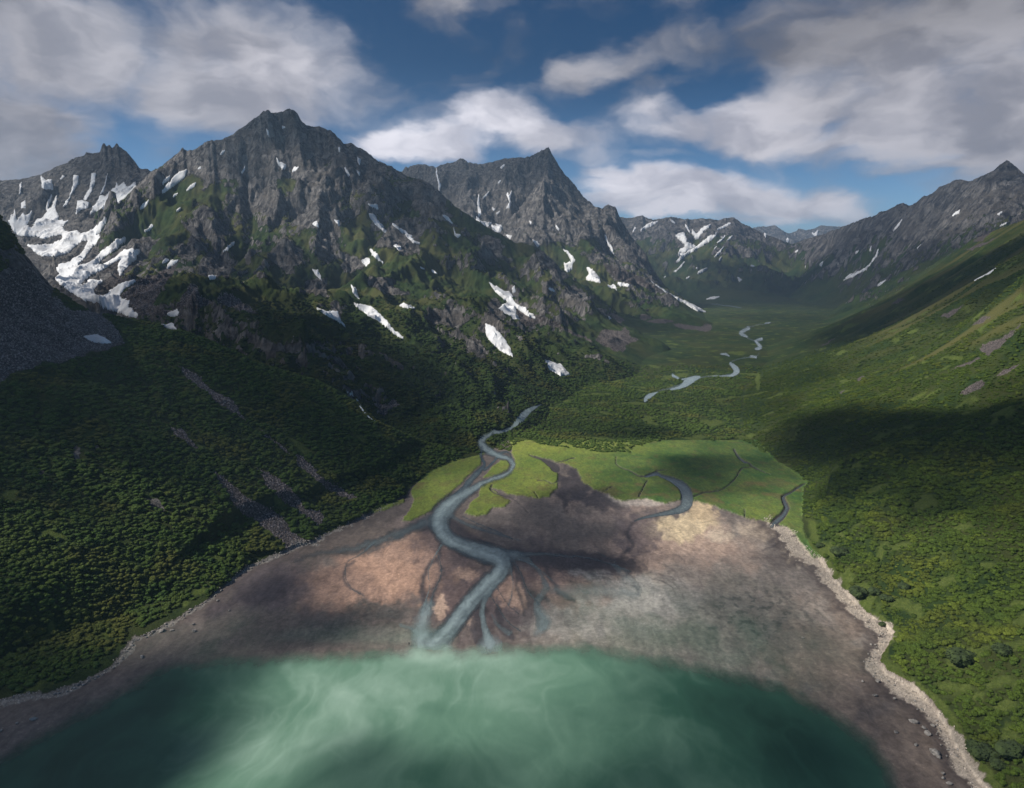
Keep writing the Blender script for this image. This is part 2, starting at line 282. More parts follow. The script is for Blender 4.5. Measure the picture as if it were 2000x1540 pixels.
for li, (nm, L) in enumerate(LF.items()):
    R = np.array([[*at(*p)] for p in L['ridge']]); ru = R[:, 0]/R[:, 1]; o = np.argsort(ru); ru = ru[o]; R = R[o]
    P = [at(*p) for p in L['pts']]+[atz(*p) for p in L['zp']]
    P += [R[i] for i in range(0, len(R), 2 if len(R) > 25 else 1)]+[R[-1]]
    P = np.array(P)
    _, uq = np.unique(np.round(P[:, :2], 0), axis=0, return_index=True); P = P[uq]
    base = up(rbf(P, XC, DC))
    rd = np.interp(U, ru, R[:, 1]); rz = np.interp(U, ru, R[:, 2]); tanr = (rz-CH)/rd
    inside = (U >= ru[0]) & (U <= ru[-1])
    r0 = int(np.searchsorted(Dr, max(112, P[:, 1].min()*.55))); r1 = int(np.searchsorted(Dr, min(8200, R[:, 1].max()*1.25)))
    sl_ = slice(r0, r1); x = X[sl_].astype(np.float32); y = Y[sl_].astype(np.float32); b = base[sl_]; D = DD[sl_]
    back = rz[None]-(D-rd[None])*L['back']
    bw = sstep(D-rd[None], -10, 60)
    h = b*(1-bw)+np.minimum(b, back)*bw
    # slopes of the base
    e = 12.0
    gy_ = np.gradient(h, axis=0)/np.gradient(y, axis=0); dux = np.gradient(h, axis=1)/(np.gradient(x, axis=1)+1e-6)
    gx_ = dux; gy_ = gy_-gx_*UU[sl_]
    low = np.clip((h-FL[sl_])/60, 0, 1)
    er = L['er']
    lam = {'A': 70, 'H': 110, 'B': 230, 'C': 230, 'D': 300, 'E': 420, 'F': 500, 'G': 330}[nm]
    act = float(np.mean(inside))
    E_ = erosion(x, y, gx_.astype(np.float32), gy_.astype(np.float32), lam, 5 if nm not in 'AHF' else 3, 31*li+5)
    rg = ridged(x/lam*1.1+fbm(x/lam, y/lam, 2, 90)*.4, y/lam*1.1, 6, 400+li, .60 if nm not in 'AH' else .5)-.45
    det = E_*er*.62+rg*er*(1.25 if nm not in 'AH' else .5)
    near_r = np.exp(-((D-rd[None])/(lam*.30))**2)
    h = h+det*low*(1-.75*near_r)
    # pin the crest: the crest line keeps its height, with small fractal teeth
    jj = np.clip(np.searchsorted(Dr, rd)-r0, 0, h.shape[0]-1)
    cur = h[jj, np.arange(ncol)]
    teeth = ridged(U*rd/(lam*.11), rd*0+li, 4, 700+li, .6)-.55
    delta = (rz+teeth*er*.13)-cur
    h = h+delta[None]*np.exp(-((D-rd[None])/(lam*.22))**2)
    cap = CH+(tanr[None]+(teeth*er*.13/rd)[None]+.0006)*D
    h = np.where(inside[None], np.minimum(h, cap), h)
    eL, eR = {'H': (.4, .03), 'B': (.16, .1), 'A': (.03, .25)}.get(nm, (.05, .05))
    edge = np.minimum(sstep(U, ru[0]-eL, ru[0]+.005), 1-sstep(U, ru[-1]-.005, ru[-1]+eR))[None]
    h = h-(1-edge)*({'H': 0, 'B': 260, 'A': 60}.get(nm, 400))
    if nm in LANDP:
        nr_ = max(0, GPX.shape[0]-r0)
        if nr_ > 0:
            q0 = np.full(GPX.shape, 0.0); sdl = sd_poly(GPX[r0:]+fbm(GPX[r0:]/16, GPY[r0:]/16, 4, 77)*4, GPY[r0:], LANDP[nm])
            dl = -sdl*D[:nr_]/FPX; fade = 1-sstep(D[:nr_], 560, 630)
            hn = h[:nr_]; hn2 = np.where(dl > 0, np.maximum(np.minimum(hn, 1.2+dl*.62+np.maximum(dl-15, 0)*5), np.minimum(dl*.16, 6)), np.minimum(hn, -3))
            h[:nr_] = hn*(1-fade)+hn2*fade
    z0 = Z[sl_]; m = h > z0
    Z[sl_] = np.where(m, h, z0); CL[sl_] = np.where(m, li+1, CL[sl_])
print('terrain done')
PX, PY = to_px(X, Y, Z)

# ------------------------------------------------------------------ finding the place a traced point falls on
_rt = (Z-CH)/DD                               # tangent of elevation per cell
_mx = np.maximum.accumulate(_rt, axis=0)
def hit(px, py):
    xc = (px-1000)/FPX; yc = (770-py)/FPX; dy = CP+yc*SP; dz = -SP+yc*CP
    u = xc/dy; t = dz/dy; j = int(np.clip(round((u/UM+1)/2*(ncol-1)), 0, ncol-1))
    i = int(np.searchsorted(_mx[:, j], t)); i = min(i, nrow-1)
    return float(u*Dr[i]), float(Dr[i]), float(Z[i, j]), i, j
def zat(x, y, Z_=None):
    Z_ = Z if Z_ is None else Z_
    x = np.asarray(x, float); y = np.asarray(y, float)
    cj = np.clip((x/y/UM+1)/2*(ncol-1), 0, ncol-1.001); ri = np.clip(np.interp(y, Dr, np.arange(nrow)), 0, nrow-1.001)
    i = ri.astype(int); j = cj.astype(int); fi = ri-i; fj = cj-j
    return (Z_[i, j]*(1-fj)+Z_[i, j+1]*fj)*(1-fi)+(Z_[i+1, j]*(1-fj)+Z_[i+1, j+1]*fj)*fi

# ------------------------------------------------------------------ signed distances to traced outlines (in traced units)
def sd_line(px, py, pts):
    """distance minus half width along a tapered polyline (x, y, width)"""
    d = np.full(px.shape, 1e9)
    for i in range(len(pts)-1):
        ax, ay, aw = pts[i]; bx, by, bw_ = pts[i+1]; ex, ey = bx-ax, by-ay; L2 = ex*ex+ey*ey+1e-9
        t = np.clip(((px-ax)*ex+(py-ay)*ey)/L2, 0, 1)
        d = np.minimum(d, np.hypot(px-ax-t*ex, py-ay-t*ey)-.5*(aw+(bw_-aw)*t))
    return d
def smooth_line(pts, n=4):
    P = np.array(pts, float); out = []
    for i in range(len(P)-1):
        p0 = P[max(i-1, 0)]; p1 = P[i]; p2 = P[i+1]; p3 = P[min(i+2, len(P)-1)]
        for k in range(n):
            t = k/n
            out.append(.5*((2*p1)+(-p0+p2)*t+(2*p0-5*p1+4*p2-p3)*t*t+(-p0+3*p1-3*p2+p3)*t**3))
    out.append(P[-1]); return [tuple(q) for q in out]
def region(mask_rows, pts, m):
    """bounding window of the grid (rows, columns) around traced points"""
    P = np.array([p[:2] for p in pts]); return P[:, 0].min()-m, P[:, 0].max()+m, P[:, 1].min()-m, P[:, 1].max()+m
def stamp(F, pts, fn, m=30, rowlim=None, wobble=0, wl=10, cls=None, seed=0):
    """evaluate a signed distance only near the outline and hand (index, distance) to the caller"""
    x0, x1, y0, y1 = region(None, pts, m)
    k = (PX > x0) & (PX < x1) & (PY > y0) & (PY < y1)
    if rowlim: k &= (DD > rowlim[0]) & (DD < rowlim[1])
    if cls is not None: k &= np.isin(CL, cls)
    idx = np.nonzero(k.ravel())[0]
    if not len(idx): return idx, np.zeros(0)
    a = PX.ravel()[idx]; b = PY.ravel()[idx]
    if wobble: 
        s = fbm(a/wl, b/wl, 6, 900+seed, .58)*wobble; a2 = a+s; b2 = b+fbm(a/wl+40, b/wl, 6, 950+seed, .58)*wobble
    else: a2, b2 = a, b
    return idx, fn(a2, b2, pts)

# ================================================================== GROUND PAINT
NEARROW = int(np.searchsorted(Dr, 760))
flatm = (CL == 0) & (DD < 760)
alb = np.zeros(Z.shape+(3,), np.float32); alb[:] = (.150, .126, .114)
def paint(idx, a, col):
    A = alb.reshape(-1, 3); a = a[:, None].astype(np.float32); A[idx] = A[idx]*(1-a)+np.array(col, np.float32)*a
def ell(cx, cy, rx, ry, rot, col, al=1.0, soft=.38, seed=0):
    r = max(rx, ry)*1.6; pts = [(cx-r, cy-r), (cx+r, cy+r)]
    ca, sa = math.cos(math.radians(rot)), math.sin(math.radians(rot))
    def fn(a, b, p):
        dx = a-cx; dy = b-cy; q = np.hypot((dx*ca+dy*sa)/rx, (-dx*sa+dy*ca)/ry); return q
    idx, q = stamp(None, pts, fn, 0, (100, 760), wobble=min(rx, ry)*1.3, wl=max(rx, ry)*.45, seed=int(cx+cy))
    paint(idx, al*(1-sstep(q, 1-soft, 1+soft)), col)
def strk(pts, col, al=1.0, soft=3, wob=4, wl=14, seed=0):
    pts = smooth_line(pts)
    idx, d = stamp(None, pts, sd_line, 45, (100, 760), wobble=wob, wl=wl, seed=seed)
    paint(idx, al*(1-sstep(d, -soft, soft)), col)
mud = (.060, .052, .056)
ell(1500,1180,250,140,20,(.30,.262,.228),.9); ell(1350,1240,280,65,5,(.30,.282,.245),.85); ell(1200,1190,170,50,0,(.36,.335,.31),.85); ell(1210,1150,170,40,6,(.43,.41,.385),.75); ell(1120,1215,110,30,0,(.33,.31,.285),.7)
ell(1600,1290,120,90,30,(.27,.215,.175),.9); ell(1780,1480,80,120,-30,(.21,.165,.135),.8)
ell(750,1120,170,60,-12,(.30,.195,.150),.95,.35); ell(770,1115,80,38,10,(.42,.27,.20),.9,.3); ell(640,1145,80,45,-10,(.26,.175,.14),.8)
ell(800,1070,70,25,-20,(.33,.22,.17),.8); ell(880,1150,55,45,0,(.30,.20,.15),.8); ell(1080,1140,110,40,5,(.26,.175,.145),.85)
ell(1320,1070,150,50,0,(.42,.31,.25),.9); ell(1240,1090,60,30,0,(.32,.24,.20),.6); ell(1330,1028,66,24,-8,(.60,.49,.33),.95,.35); ell(1372,1000,28,20,20,(.55,.43,.28),.9); ell(1404,1047,24,12,0,(.52,.43,.34),.9); ell(1485,1038,45,16,10,(.46,.38,.30),.85); ell(1560,1075,26,24,40,(.62,.53,.42),.9)
ell(1180,985,120,16,3,(.35,.27,.23),.8); ell(1240,978,70,9,3,(.50,.44,.39),.85); ell(1005,990,50,14,10,(.36,.29,.26),.7)
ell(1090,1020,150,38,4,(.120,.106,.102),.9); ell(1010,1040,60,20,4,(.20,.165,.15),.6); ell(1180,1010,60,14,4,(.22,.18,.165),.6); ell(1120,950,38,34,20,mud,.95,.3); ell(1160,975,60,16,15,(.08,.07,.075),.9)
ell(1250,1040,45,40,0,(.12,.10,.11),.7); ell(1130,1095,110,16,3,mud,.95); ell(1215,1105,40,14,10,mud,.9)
ell(660,1065,150,26,-18,(.105,.088,.080),.9); ell(500,1170,110,70,-28,(.115,.095,.10),.9); ell(560,1230,130,32,0,(.13,.105,.10),.8); ell(380,1240,130,26,-25,(.20,.17,.15),.7); ell(120,1430,220,40,-28,(.17,.145,.13),.7)
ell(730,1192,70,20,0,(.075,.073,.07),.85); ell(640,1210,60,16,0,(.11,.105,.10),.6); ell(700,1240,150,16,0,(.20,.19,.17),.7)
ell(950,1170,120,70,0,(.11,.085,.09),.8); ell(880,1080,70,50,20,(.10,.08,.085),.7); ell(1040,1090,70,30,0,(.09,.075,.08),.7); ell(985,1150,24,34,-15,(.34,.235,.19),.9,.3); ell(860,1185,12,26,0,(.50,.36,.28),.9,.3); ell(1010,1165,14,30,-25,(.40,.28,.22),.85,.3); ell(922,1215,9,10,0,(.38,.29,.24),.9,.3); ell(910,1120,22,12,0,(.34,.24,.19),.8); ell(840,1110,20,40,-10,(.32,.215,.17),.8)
ell(1440,1180,110,50,18,(.13,.125,.115),.55,.7); ell(1520,1240,90,50,25,(.15,.145,.13),.55,.7); ell(1350,1110,50,30,0,(.16,.14,.13),.6,.7)
ell(820,1010,60,14,-15,(.30,.24,.22),.5); ell(815,1000,30,30,0,(.20,.16,.15),.5)
# dark channels left by old arms of the river
for k, (p, wd) in enumerate([(c4([(650,560,22),(640,620,26),(600,650,24),(575,700,22),(560,760,26),(570,830,30),(580,880,34)]), 0), (c4([(640,640,14),(665,700,18),(625,760,20),(610,840,26)]), 0),
     (c4([(230,640,10),(190,670,14),(180,720,14),(205,765,12),(270,800,10)]), 0), (c4([(1000,640,30),(1035,700,22),(1060,760,20),(1100,800,26),(1180,830,20)]), 0),
     (c4([(1150,650,12),(1190,720,16),(1230,790,26),(1300,830,20)]), 0), (c4([(1030,700,10),(1020,760,12),(1050,830,14),(1060,900,8)]), 0), (c4([(700,440,30),(760,500,40),(820,530,30),(900,560,16)]), 0),
     (c4([(780,860,40),(740,930,50),(700,990,60)]), 0), (c4([(850,880,60),(830,960,70),(840,1030,50)]), 0), (c4([(930,880,30),(960,960,50),(1000,1010,30)]), 0), (c4([(1000,600,60),(1150,620,50),(1300,630,60),(1500,650,30)]), 0),
     (c4([(1600,440,6),(1560,500,20),(1590,560,26),(1540,600,16)]), 0), (c7([(1690,600,16),(1750,660,20),(1740,700,18),(1680,740,14),(1600,780,8)]), 0), (c7([(1700,600,12),(1700,680,16),(1640,720,10)]), 0)]):
    strk(p, (.062, .056, .062), .85, 4, 6, 16, seed=k)
for k in range(46):                                                    # fine rills fanning over the mud
    sx = 1040+rnd.random()*280; sy = 1080+rnd.random()*60; an = rnd.uniform(.1, .7); L = rnd.uniform(30, 70)
    strk([(sx, sy, 1.2), (sx+L*.5*math.cos(an)+3, sy+L*.5*math.sin(an)-3, 2.2), (sx+L*math.cos(an*1.2), sy+L*math.sin(an*1.2), .6)], (.07, .06, .065), .6, 1.2, 5, 12, seed=k)
fx = fbm(X/7, Y/14, 5, 21); fx2 = fbm(X/2.2+fx*2, Y/5, 4, 22); fx3 = ridged(X/10+fx, Y/16, 4, 23)
weed = sstep(fbm(X/3.2, Y/4.5, 4, 24), .08, .3)*np.exp(-(((PX-1480)/150)**2+((PY-1200)/75)**2))
weed2 = sstep(fbm(X/3.2, Y/4.5, 4, 24), .0, .25)*np.exp(-(((PX-720)/80)**2+((PY-1195)/22)**2))
for wm in (weed, weed2): alb = alb*(1-.7*wm[..., None])+np.array((.045, .05, .048), np.float32)*.7*wm[..., None]
pale = sstep(fx3, .62, .85)*np.exp(-(((PX-1330)/80)**2+((PY-1030)/28)**2)); alb = alb*(1-.5*pale[..., None])+np.array((.12, .09, .06), np.float32)*.5*pale[..., None]
dn = ridged(X/9+fx*1.2, Y/13+fx*.8, 4, 25, .55); dn2 = ridged(X/3.5+fx, Y/4.5, 3, 26)
dr_ = sstep(dn, .80, .93)*(.25+.75*sstep(fbm(X/40, Y/40, 3, 27), -.1, .3)); alb *= (1-.38*dr_-.14*sstep(dn2, .75, .95))[..., None]
spk = sstep(fbm(X/.9, Y/1.2, 2, 28), .38, .55)*sstep(fbm(X/25, Y/25, 3, 29), 0, .3); alb = alb*(1+.5*spk)[..., None]
alb *= (1+.34*fx+.30*fx2)[..., None]
# gravel storm beach along the right shore, dark wrack beside it, boulder line on the left shore
RSH = [(1500,1020,8),(1530,1040,14),(1556,1068,30),(1575,1085,22),(1600,1105,16),(1625,1140,14),(1655,1172,16),(1690,1205,16),(1722,1228,20),(1738,1240,10),(1722,1262,10),(1708,1292,22),(1725,1322,26),(1770,1345,26),(1812,1378,28),(1842,1415,26),(1862,1455,28),(1890,1500,34),(1925,1550,40),(1960,1600,44)]
rsh = smooth_line(RSH)
idx, d = stamp(None, rsh, sd_line, 70, (100, 480), wobble=8, wl=16, seed=3); d = d+fbm(X.ravel()[idx]/9, Y.ravel()[idx]/9, 4, 35)*20+fbm(X.ravel()[idx]/2, Y.ravel()[idx]/2, 3, 36)*5-1.5
paint(idx, .75*(1-sstep(d, 4, 34))*(PX.ravel()[idx] < np.interp(PY.ravel()[idx], [p[1] for p in RSH], [p[0] for p in RSH])+6), (.070, .055, .052))
gn_ = .75+.5*(fbm(X.ravel()[idx]/1.1, Y.ravel()[idx]/1.1, 3, 31)+.5)
A_ = alb.reshape(-1, 3); aa = (.92*(1-sstep(d, -3, 3)))[:, None]; A_[idx] = A_[idx]*(1-aa)+np.array((.44, .385, .325))*gn_[:, None]*aa
GRAV = np.zeros(Z.shape, np.float32); GRAV.reshape(-1)[idx] = (1-sstep(d, -2, 3))
LSH = [(-60,1400,14),(0,1370,16),(100,1357,14),(160,1335,8),(220,1302,6),(250,1268,18),(262,1250,14),(300,1236,7),(400,1177,5),(480,1113,5),(560,1078,8),(575,1064,16),(612,1060,12),(650,1038,6),(700,1016,5),(790,972,3)]
idx, d = stamp(None, smooth_line(LSH), sd_line, 40, (100, 480), wobble=5, wl=10, seed=4); d = d+fbm(X.ravel()[idx]/8, Y.ravel()[idx]/8, 4, 37)*9+1
paint(idx, .7*(1-sstep(d, 0, 16)), (.105, .085, .075)); aa = (.85*(1-sstep(d, -2, 2)))[:, None]
A_[idx] = A_[idx]*(1-aa)+np.array((.26, .245, .225))*(.7+.6*(fbm(X.ravel()[idx]/1.0, Y.ravel()[idx]/1.0, 3, 33)+.5))[:, None]*aa
gl = GRAV.reshape(-1); gl[idx] = np.maximum(gl[idx], 1-sstep(d, -1, 2))

# salt meadow
MEAD = [(1000,873),(1024,862),(1048,868),(1080,874),(1130,878),(1190,890),(1230,888),(1240,873),(1280,865),(1320,857),(1400,862),(1440,858),(1480,878),(1520,912),(1560,930),(1575,945),(1562,962),(1556,985),(1562,1020),(1578,1050),(1600,1085),(1590,1092),(1566,1062),(1545,1035),(1515,1022),(1470,1015),(1430,1002),(1390,988),(1362,978),(1330,975),(1300,985),(1260,975),(1215,980),(1190,968),(1160,955),(1137,940),(1125,915),(1100,905),(1066,897),(1085,912),(1092,930),(1088,955),(1070,970),(1050,975),(1030,970),(1000,968),(975,957),(958,953),(975,965),(998,980),(985,992),(962,992),(950,1005),(930,1009),(908,1003),(918,985),(935,970),(940,945),(960,938),(985,930),(1005,915),(1006,900),(998,885)]
MEADL = c4([(465,440),(495,395),(520,340),(500,300),(530,260),(600,215),(700,185),(800,150),(845,145),(848,170),(800,215),(760,250),(700,310),(640,360),(600,400),(540,430),(500,445)])
MEADS = c4([(300,405),(330,375),(400,345),(460,305),(475,330),(470,350),(420,375),(350,402)])
MEADI = c4([(862,230),(905,180),(945,150),(975,150),(990,170),(975,200),(930,222),(880,235)])
mead = np.zeros(Z.shape, np.float32); mr = mead.reshape(-1); open_ = np.zeros(Z.shape, np.float32); opr = open_.reshape(-1)
MEADX = [(1000,873),(990,850),(1060,845),(1300,835),(1460,835),(1540,890),(1600,925),(1600,1000),(1590,1050),(1610,1085),(1600,1090)]+[p for p in MEAD[MEAD.index((1600,1085))+1:]]
MEADLX = c4([(465,440),(495,395),(520,340),(495,290),(500,240),(600,170),(700,140),(830,100),(880,60),(900,100),(848,130),(848,170),(800,215),(760,250),(700,310),(640,360),(600,400),(540,430),(500,445)])
for k, p in enumerate((MEADX, MEADLX, MEADS, MEADI)):
    idx, d = stamp(None, p, sd_poly, 18, (100, 760), wobble=5, wl=18, seed=40+k); d = d+fbm(X.ravel()[idx]/1.6, Y.ravel()[idx]/2.2, 3, 45)*2.2; mr[idx] = np.maximum(mr[idx], 1-sstep(d, -1.4, 1.0))
for k, p in enumerate((MEAD, MEADL, MEADS, MEADI)):
    idx, d = stamp(None, p, sd_poly, 14, (100, 760), wobble=4, wl=12, seed=40+k); opr[idx] = np.maximum(opr[idx], 1-sstep(d, -1.2, 1.0))
creek = np.zeros(Z.shape, np.float32); ck = creek.reshape(-1)
CREEKS = [c7([(560,120,4),(560,170,5),(600,200,6),(660,220,7),(720,255,10),(790,258,14)]), c7([(1115,400,12),(1180,375,8),(1300,355,7),(1380,300,8),(1420,250,7),(1450,205,6),(1510,195,5)]),
  c7([(1395,70,12),(1420,110,14),(1460,150,16),(1500,165,12),(1530,190,10),(1600,225,5),(1650,245,3)]), c7([(1900,310,5),(1860,330,14),(1800,370,12),(1745,400,24),(1755,440,34),(1770,480,40),(1745,530,44),(1700,570,52),(1660,605,40)]),
  c7([(780,290,6),(750,340,7),(720,400,9)]), c7([(535,328,7),(480,360,5),(440,380,4)]), c7([(0,290,5),(50,290,5),(110,308,7),(140,290,8),(150,240,8)]), c7([(110,162,6),(180,150,6),(240,132,7),(265,128,4)]),
  c7([(1470,490,6),(1470,545,7)]), c7([(770,258,18),(840,240,30),(880,255,22),(960,285,40),(1030,330,66),(1060,390,84),(1060,440,84),(1030,480,60),(960,505,40),(860,525,26),(760,545,16),(690,570,8)]), c7([(840,222,6),(870,215,6),(915,212,4)]),
  c7([(-60,110,8),(20,130,20),(80,160,40),(130,200,60)]), c4([(1080,400,3),(1000,330,3),(930,315,6),(895,290,6),(905,270,5)]), c4([(1130,335,3),(1110,305,3)]), c4([(440,330,30),(480,320,20),(520,270,8),(560,240,3)])]
for k, p in enumerate(CREEKS):
    p = smooth_line(p); idx, d = stamp(None, p, sd_line, 10, (100, 760), wobble=2, wl=8, seed=60+k); ck[idx] = np.maximum(ck[idx], 1-sstep(d, -.8, .8))
mead = mead*(1-creek); mead = np.where(DD < 760, mead, 0)
g1 = fbm(X/30, Y/40, 4, 71); g2 = fbm(X/5, Y/8, 4, 72); g3 = fbm(X/1.5, Y/2, 3, 73)
lit_ = sstep(PX, 1280, 1040)*.75+.6*np.exp(-((PY-872)/14)**2)*sstep(PX, 1360, 1250)+.5*np.exp(-(((PX-1500)/70)**2+((PY-1005)/22)**2))  # sunlit stretches of the meadow, painted in as brighter, yellower grass
grass = np.stack([.085+.095*lit_+.07*g1+.05*g2, .145+.085*lit_+.055*g1+.045*g2, .034+.015*g1+.01*lit_], -1)*(1+.25*g3)[..., None]
brown = sstep(fbm(X/16, Y/22, 4, 75), .0, .3)*.6*np.exp(-(((PY-962)/28)**2))+.35*sstep(fbm(X/9, Y/14, 4, 78), .15, .4)
grass = grass*(1-brown[..., None])+np.array((.15, .12, .05))*brown[..., None]
rills = sstep(ridged(X/22+g1, Y/30, 4, 76, .55), .80, .92)*.5+.5*sstep(fbm(X/4, Y/5, 4, 79), .28, .42)*sstep(g1, -.1, .2)
grass = grass*(1-rills[..., None])+np.array((.07, .075, .03))*rills[..., None]
blur_edge = np.clip(creek, 0, 1)
alb = alb*(1-creek[..., None]*.9)+np.array((.055, .050, .052))*creek[..., None]*.9
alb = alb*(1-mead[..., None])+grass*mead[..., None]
# relief of the flat: meadow stands above the mud, the bed sinks under the sea
SEA = [(-400,1700),(-200,1570),(0,1470),(100,1415),(180,1375),(260,1325),(330,1292),(430,1279),(520,1275),(640,1272),(760,1264),(840,1255),(900,1262),(960,1260),(1040,1256),(1120,1252),(1200,1265),(1290,1283),(1380,1302),(1460,1318),(1530,1338),(1590,1370),(1650,1410),(1700,1450),(1735,1500),(1760,1560),(1800,1700),(1800,2300),(-400,2300)]
fi = np.nonzero(((CL == 0) & (DD < 480)).ravel())[0]
wob = fbm(X.ravel()[fi]/14, Y.ravel()[fi]/14, 4, 81)*12
sea_sd = np.full(Z.size, 200.0, np.float32); sea_sd[fi] = sd_poly(PX.ravel()[fi]+wob, PY.ravel()[fi]+wob*.5, SEA); sea_sd = sea_sd.reshape(Z.shape)
flat = (CL == 0) & (DD < 760)
Z = np.where(flat, Z-.35+mead*.75*(1-0*creek)-np.clip(creek, 0, 1)*.25+fbm(X/12, Y/12, 4, 82)*.12-np.clip(-sea_sd, 0, 300)*.012, Z).astype(np.float32)

# ================================================================== MOUNTAIN MASKS
gyy = np.gradient(Z, axis=0)/np.gradient(Y, axis=0); gxx = np.gradient(Z, axis=1)/(np.gradient(X, axis=1)+1e-6); gyy = gyy-gxx*UU
slope = np.hypot(gxx, gyy)
def box(a, r):                                 # cheap blur along both axes
    for ax in (0, 1):
        c = np.cumsum(np.pad(a, [(r+1, r) if q == ax else (0, 0) for q in (0, 1)], mode='edge'), axis=ax, dtype=np.float64)
        a = (np.take(c, range(2*r+1, c.shape[ax]), axis=ax)-np.take(c, range(0, c.shape[ax]-2*r-1), axis=ax))/(2*r+1)
    return a.astype(np.float32)
conv = (Z-box(Z, 12))/(DD*.01)                # ribs positive, gullies negative
hgt = Z-floor_z(DD)
n1 = fbm(X/120, Y/120, 5, 101); n2 = fbm(X/35, Y/35, 5, 102); n3 = fbm(X/9, Y/9, 4, 103)
thr = np.select([CL == 1, CL == 2, CL == 3, CL == 4, CL == 5, CL == 6, CL == 7, CL == 8], [9, 1.22, .42, .74, .95, .3, .95, 9], 9.0)
hr = np.select([CL == 2, CL == 3, CL == 4, CL == 5, CL == 6, CL == 7], [np.interp(hgt, [60, 200, 320, 400], [-.4, -.28, -.02, .7]), .9+0*hgt, np.interp(hgt, [40, 150, 270, 380], [-.5, -.2, .35, 1]),
     np.interp(hgt, [100, 250, 400], [-.5, -.1, .5]), 1+0*hgt, np.interp(hgt, [80, 260, 420], [-.5, -.1, .8])], 0.0)
rock = sstep(slope+hr+n1*.4+n2*.7+n3*.45+conv*.35-thr, -.12, .22)
rock = np.where(CL == 0, 0, rock)
rk = rock.reshape(-1); scree = np.zeros(Z.size, np.float32)
def addmask(M, poly, soft, wob, wl, cls, seed, val=1.0):
    idx, d = stamp(None, poly, sd_poly, 20, None, wobble=wob, wl=wl, cls=cls, seed=seed); M[idx] = np.maximum(M[idx], val*(1-sstep(d, -soft, soft)))
def ellmask(M, L, cls, val=1.0):
    for (cx, cy, rx, ry, rot) in L:
        r = max(rx, ry)*1.6; ca, sa = math.cos(math.radians(rot)), math.sin(math.radians(rot))
        fn = lambda a, b, p: np.hypot(((a-cx)*ca+(b-cy)*sa)/rx, (-(a-cx)*sa+(b-cy)*ca)/ry)
        idx, q = stamp(None, [(cx-r, cy-r), (cx+r, cy+r)], fn, 0, None, wobble=min(rx, ry)*.9, wl=max(rx, ry)*.6, cls=cls, seed=int(cx))
        a = (1-sstep(q, .6, 1.15))
        M[idx] = np.maximum(M[idx], a) if val > 0 else M[idx]*(1-a*-val)
ellmask(rk, [(330,400,90,40,-35),(250,480,60,40,0),(380,560,80,40,0),(700,560,120,50,20),(820,520,60,50,30),(890,560,80,30,35),(950,560,60,30,35),(620,640,140,40,0),(560,540,50,30,0),(760,640,100,40,0),(420,380,40,25,-30),(900,470,50,20,35),(700,440,30,40,20)], [2], -.75)
ellmask(rk, [(1080,500,90,30,15),(1180,560,80,40,30),(1150,480,30,20,0)], [4], -.7)
# crags of the main mountain, and its green ledges
ellmask(rk, [(560,260,90,45,0),(610,390,55,75,10),(510,380,60,50,-20),(430,460,45,30,20),(370,470,35,45,0),(470,300,60,30,-20),(700,330,60,40,20),(830,390,60,35,35),(790,460,45,40,30),(760,560,50,16,20),(870,620,45,22,10),(690,510,30,25,30),(640,470,30,50,15),(1080,515,45,22,40),(1120,580,25,28,60),(960,480,35,20,30),(930,680,30,18,40),(620,560,28,20,0),(560,500,40,35,20),(420,520,45,25,0),(960,620,20,40,20),(660,600,16,30,20)], [2])
ellmask(rk, [(700,480,40,25,30),(760,510,60,25,20),(330,450,50,40,-40),(560,600,70,40,0),(850,540,40,20,20),(500,590,80,40,0),(680,570,40,30,0),(560,360,22,16,0),(460,480,30,25,0),(800,560,40,10,0)], [2], -.85)
ellmask(rk, [(60,520,70,70,45),(40,600,60,60,30),(100,640,60,40,30)], [1])
for k, p in enumerate([c1([(0,1290),(0,1000),(150,900),(300,1080),(370,1150),(560,1190),(640,1250),(700,1340),(600,1380),(480,1400),(380,1440),(250,1450),(100,1500),(0,1560),(-300,1700),(-300,1200)])]): addmask(scree, p, 10, 14, 40, [1], k)
SCREE_A = [c5(p) for p in ([(765,35),(800,45),(860,85),(900,130),(960,160),(1005,185),(1025,225),(1060,270),(1035,260),(1000,232),(950,205),(900,160),(850,120),(800,85)], [(730,300),(780,305),(810,340),(865,400),(800,370),(755,340)],
 [(920,485),(960,510),(1010,560),(1080,610),(1160,645),(1210,680),(1240,720),(1280,765),(1345,795),(1310,830),(1235,830),(1215,790),(1160,745),(1090,700),(1020,650),(970,580),(935,530)],
 [(1090,465),(1130,480),(1200,520),(1260,570),(1290,610),(1310,650),(1380,660),(1395,690),(1370,725),(1320,690),(1260,650),(1200,600),(1140,545),(1120,495)], [(1110,300),(1150,330),(1210,375),(1260,420),(1230,405),(1170,360),(1130,335)],
 [(1265,410),(1300,425),(1350,470),(1390,520),(1440,545),(1530,600),(1500,610),(1430,580),(1380,540),(1330,500),(1280,460)])]
for k, p in enumerate(SCREE_A): addmask(scree, p, 1.5, 5, 10, [1, 2], 10+k)
addmask(rk, c5([(615,610),(680,600),(710,650),(700,665),(640,640)]), 2, 5, 8, [1], 30)
ellmask(rk, [(150,885,8,16,0),(80,925,8,12,0),(190,875,4,6,0)], [1])
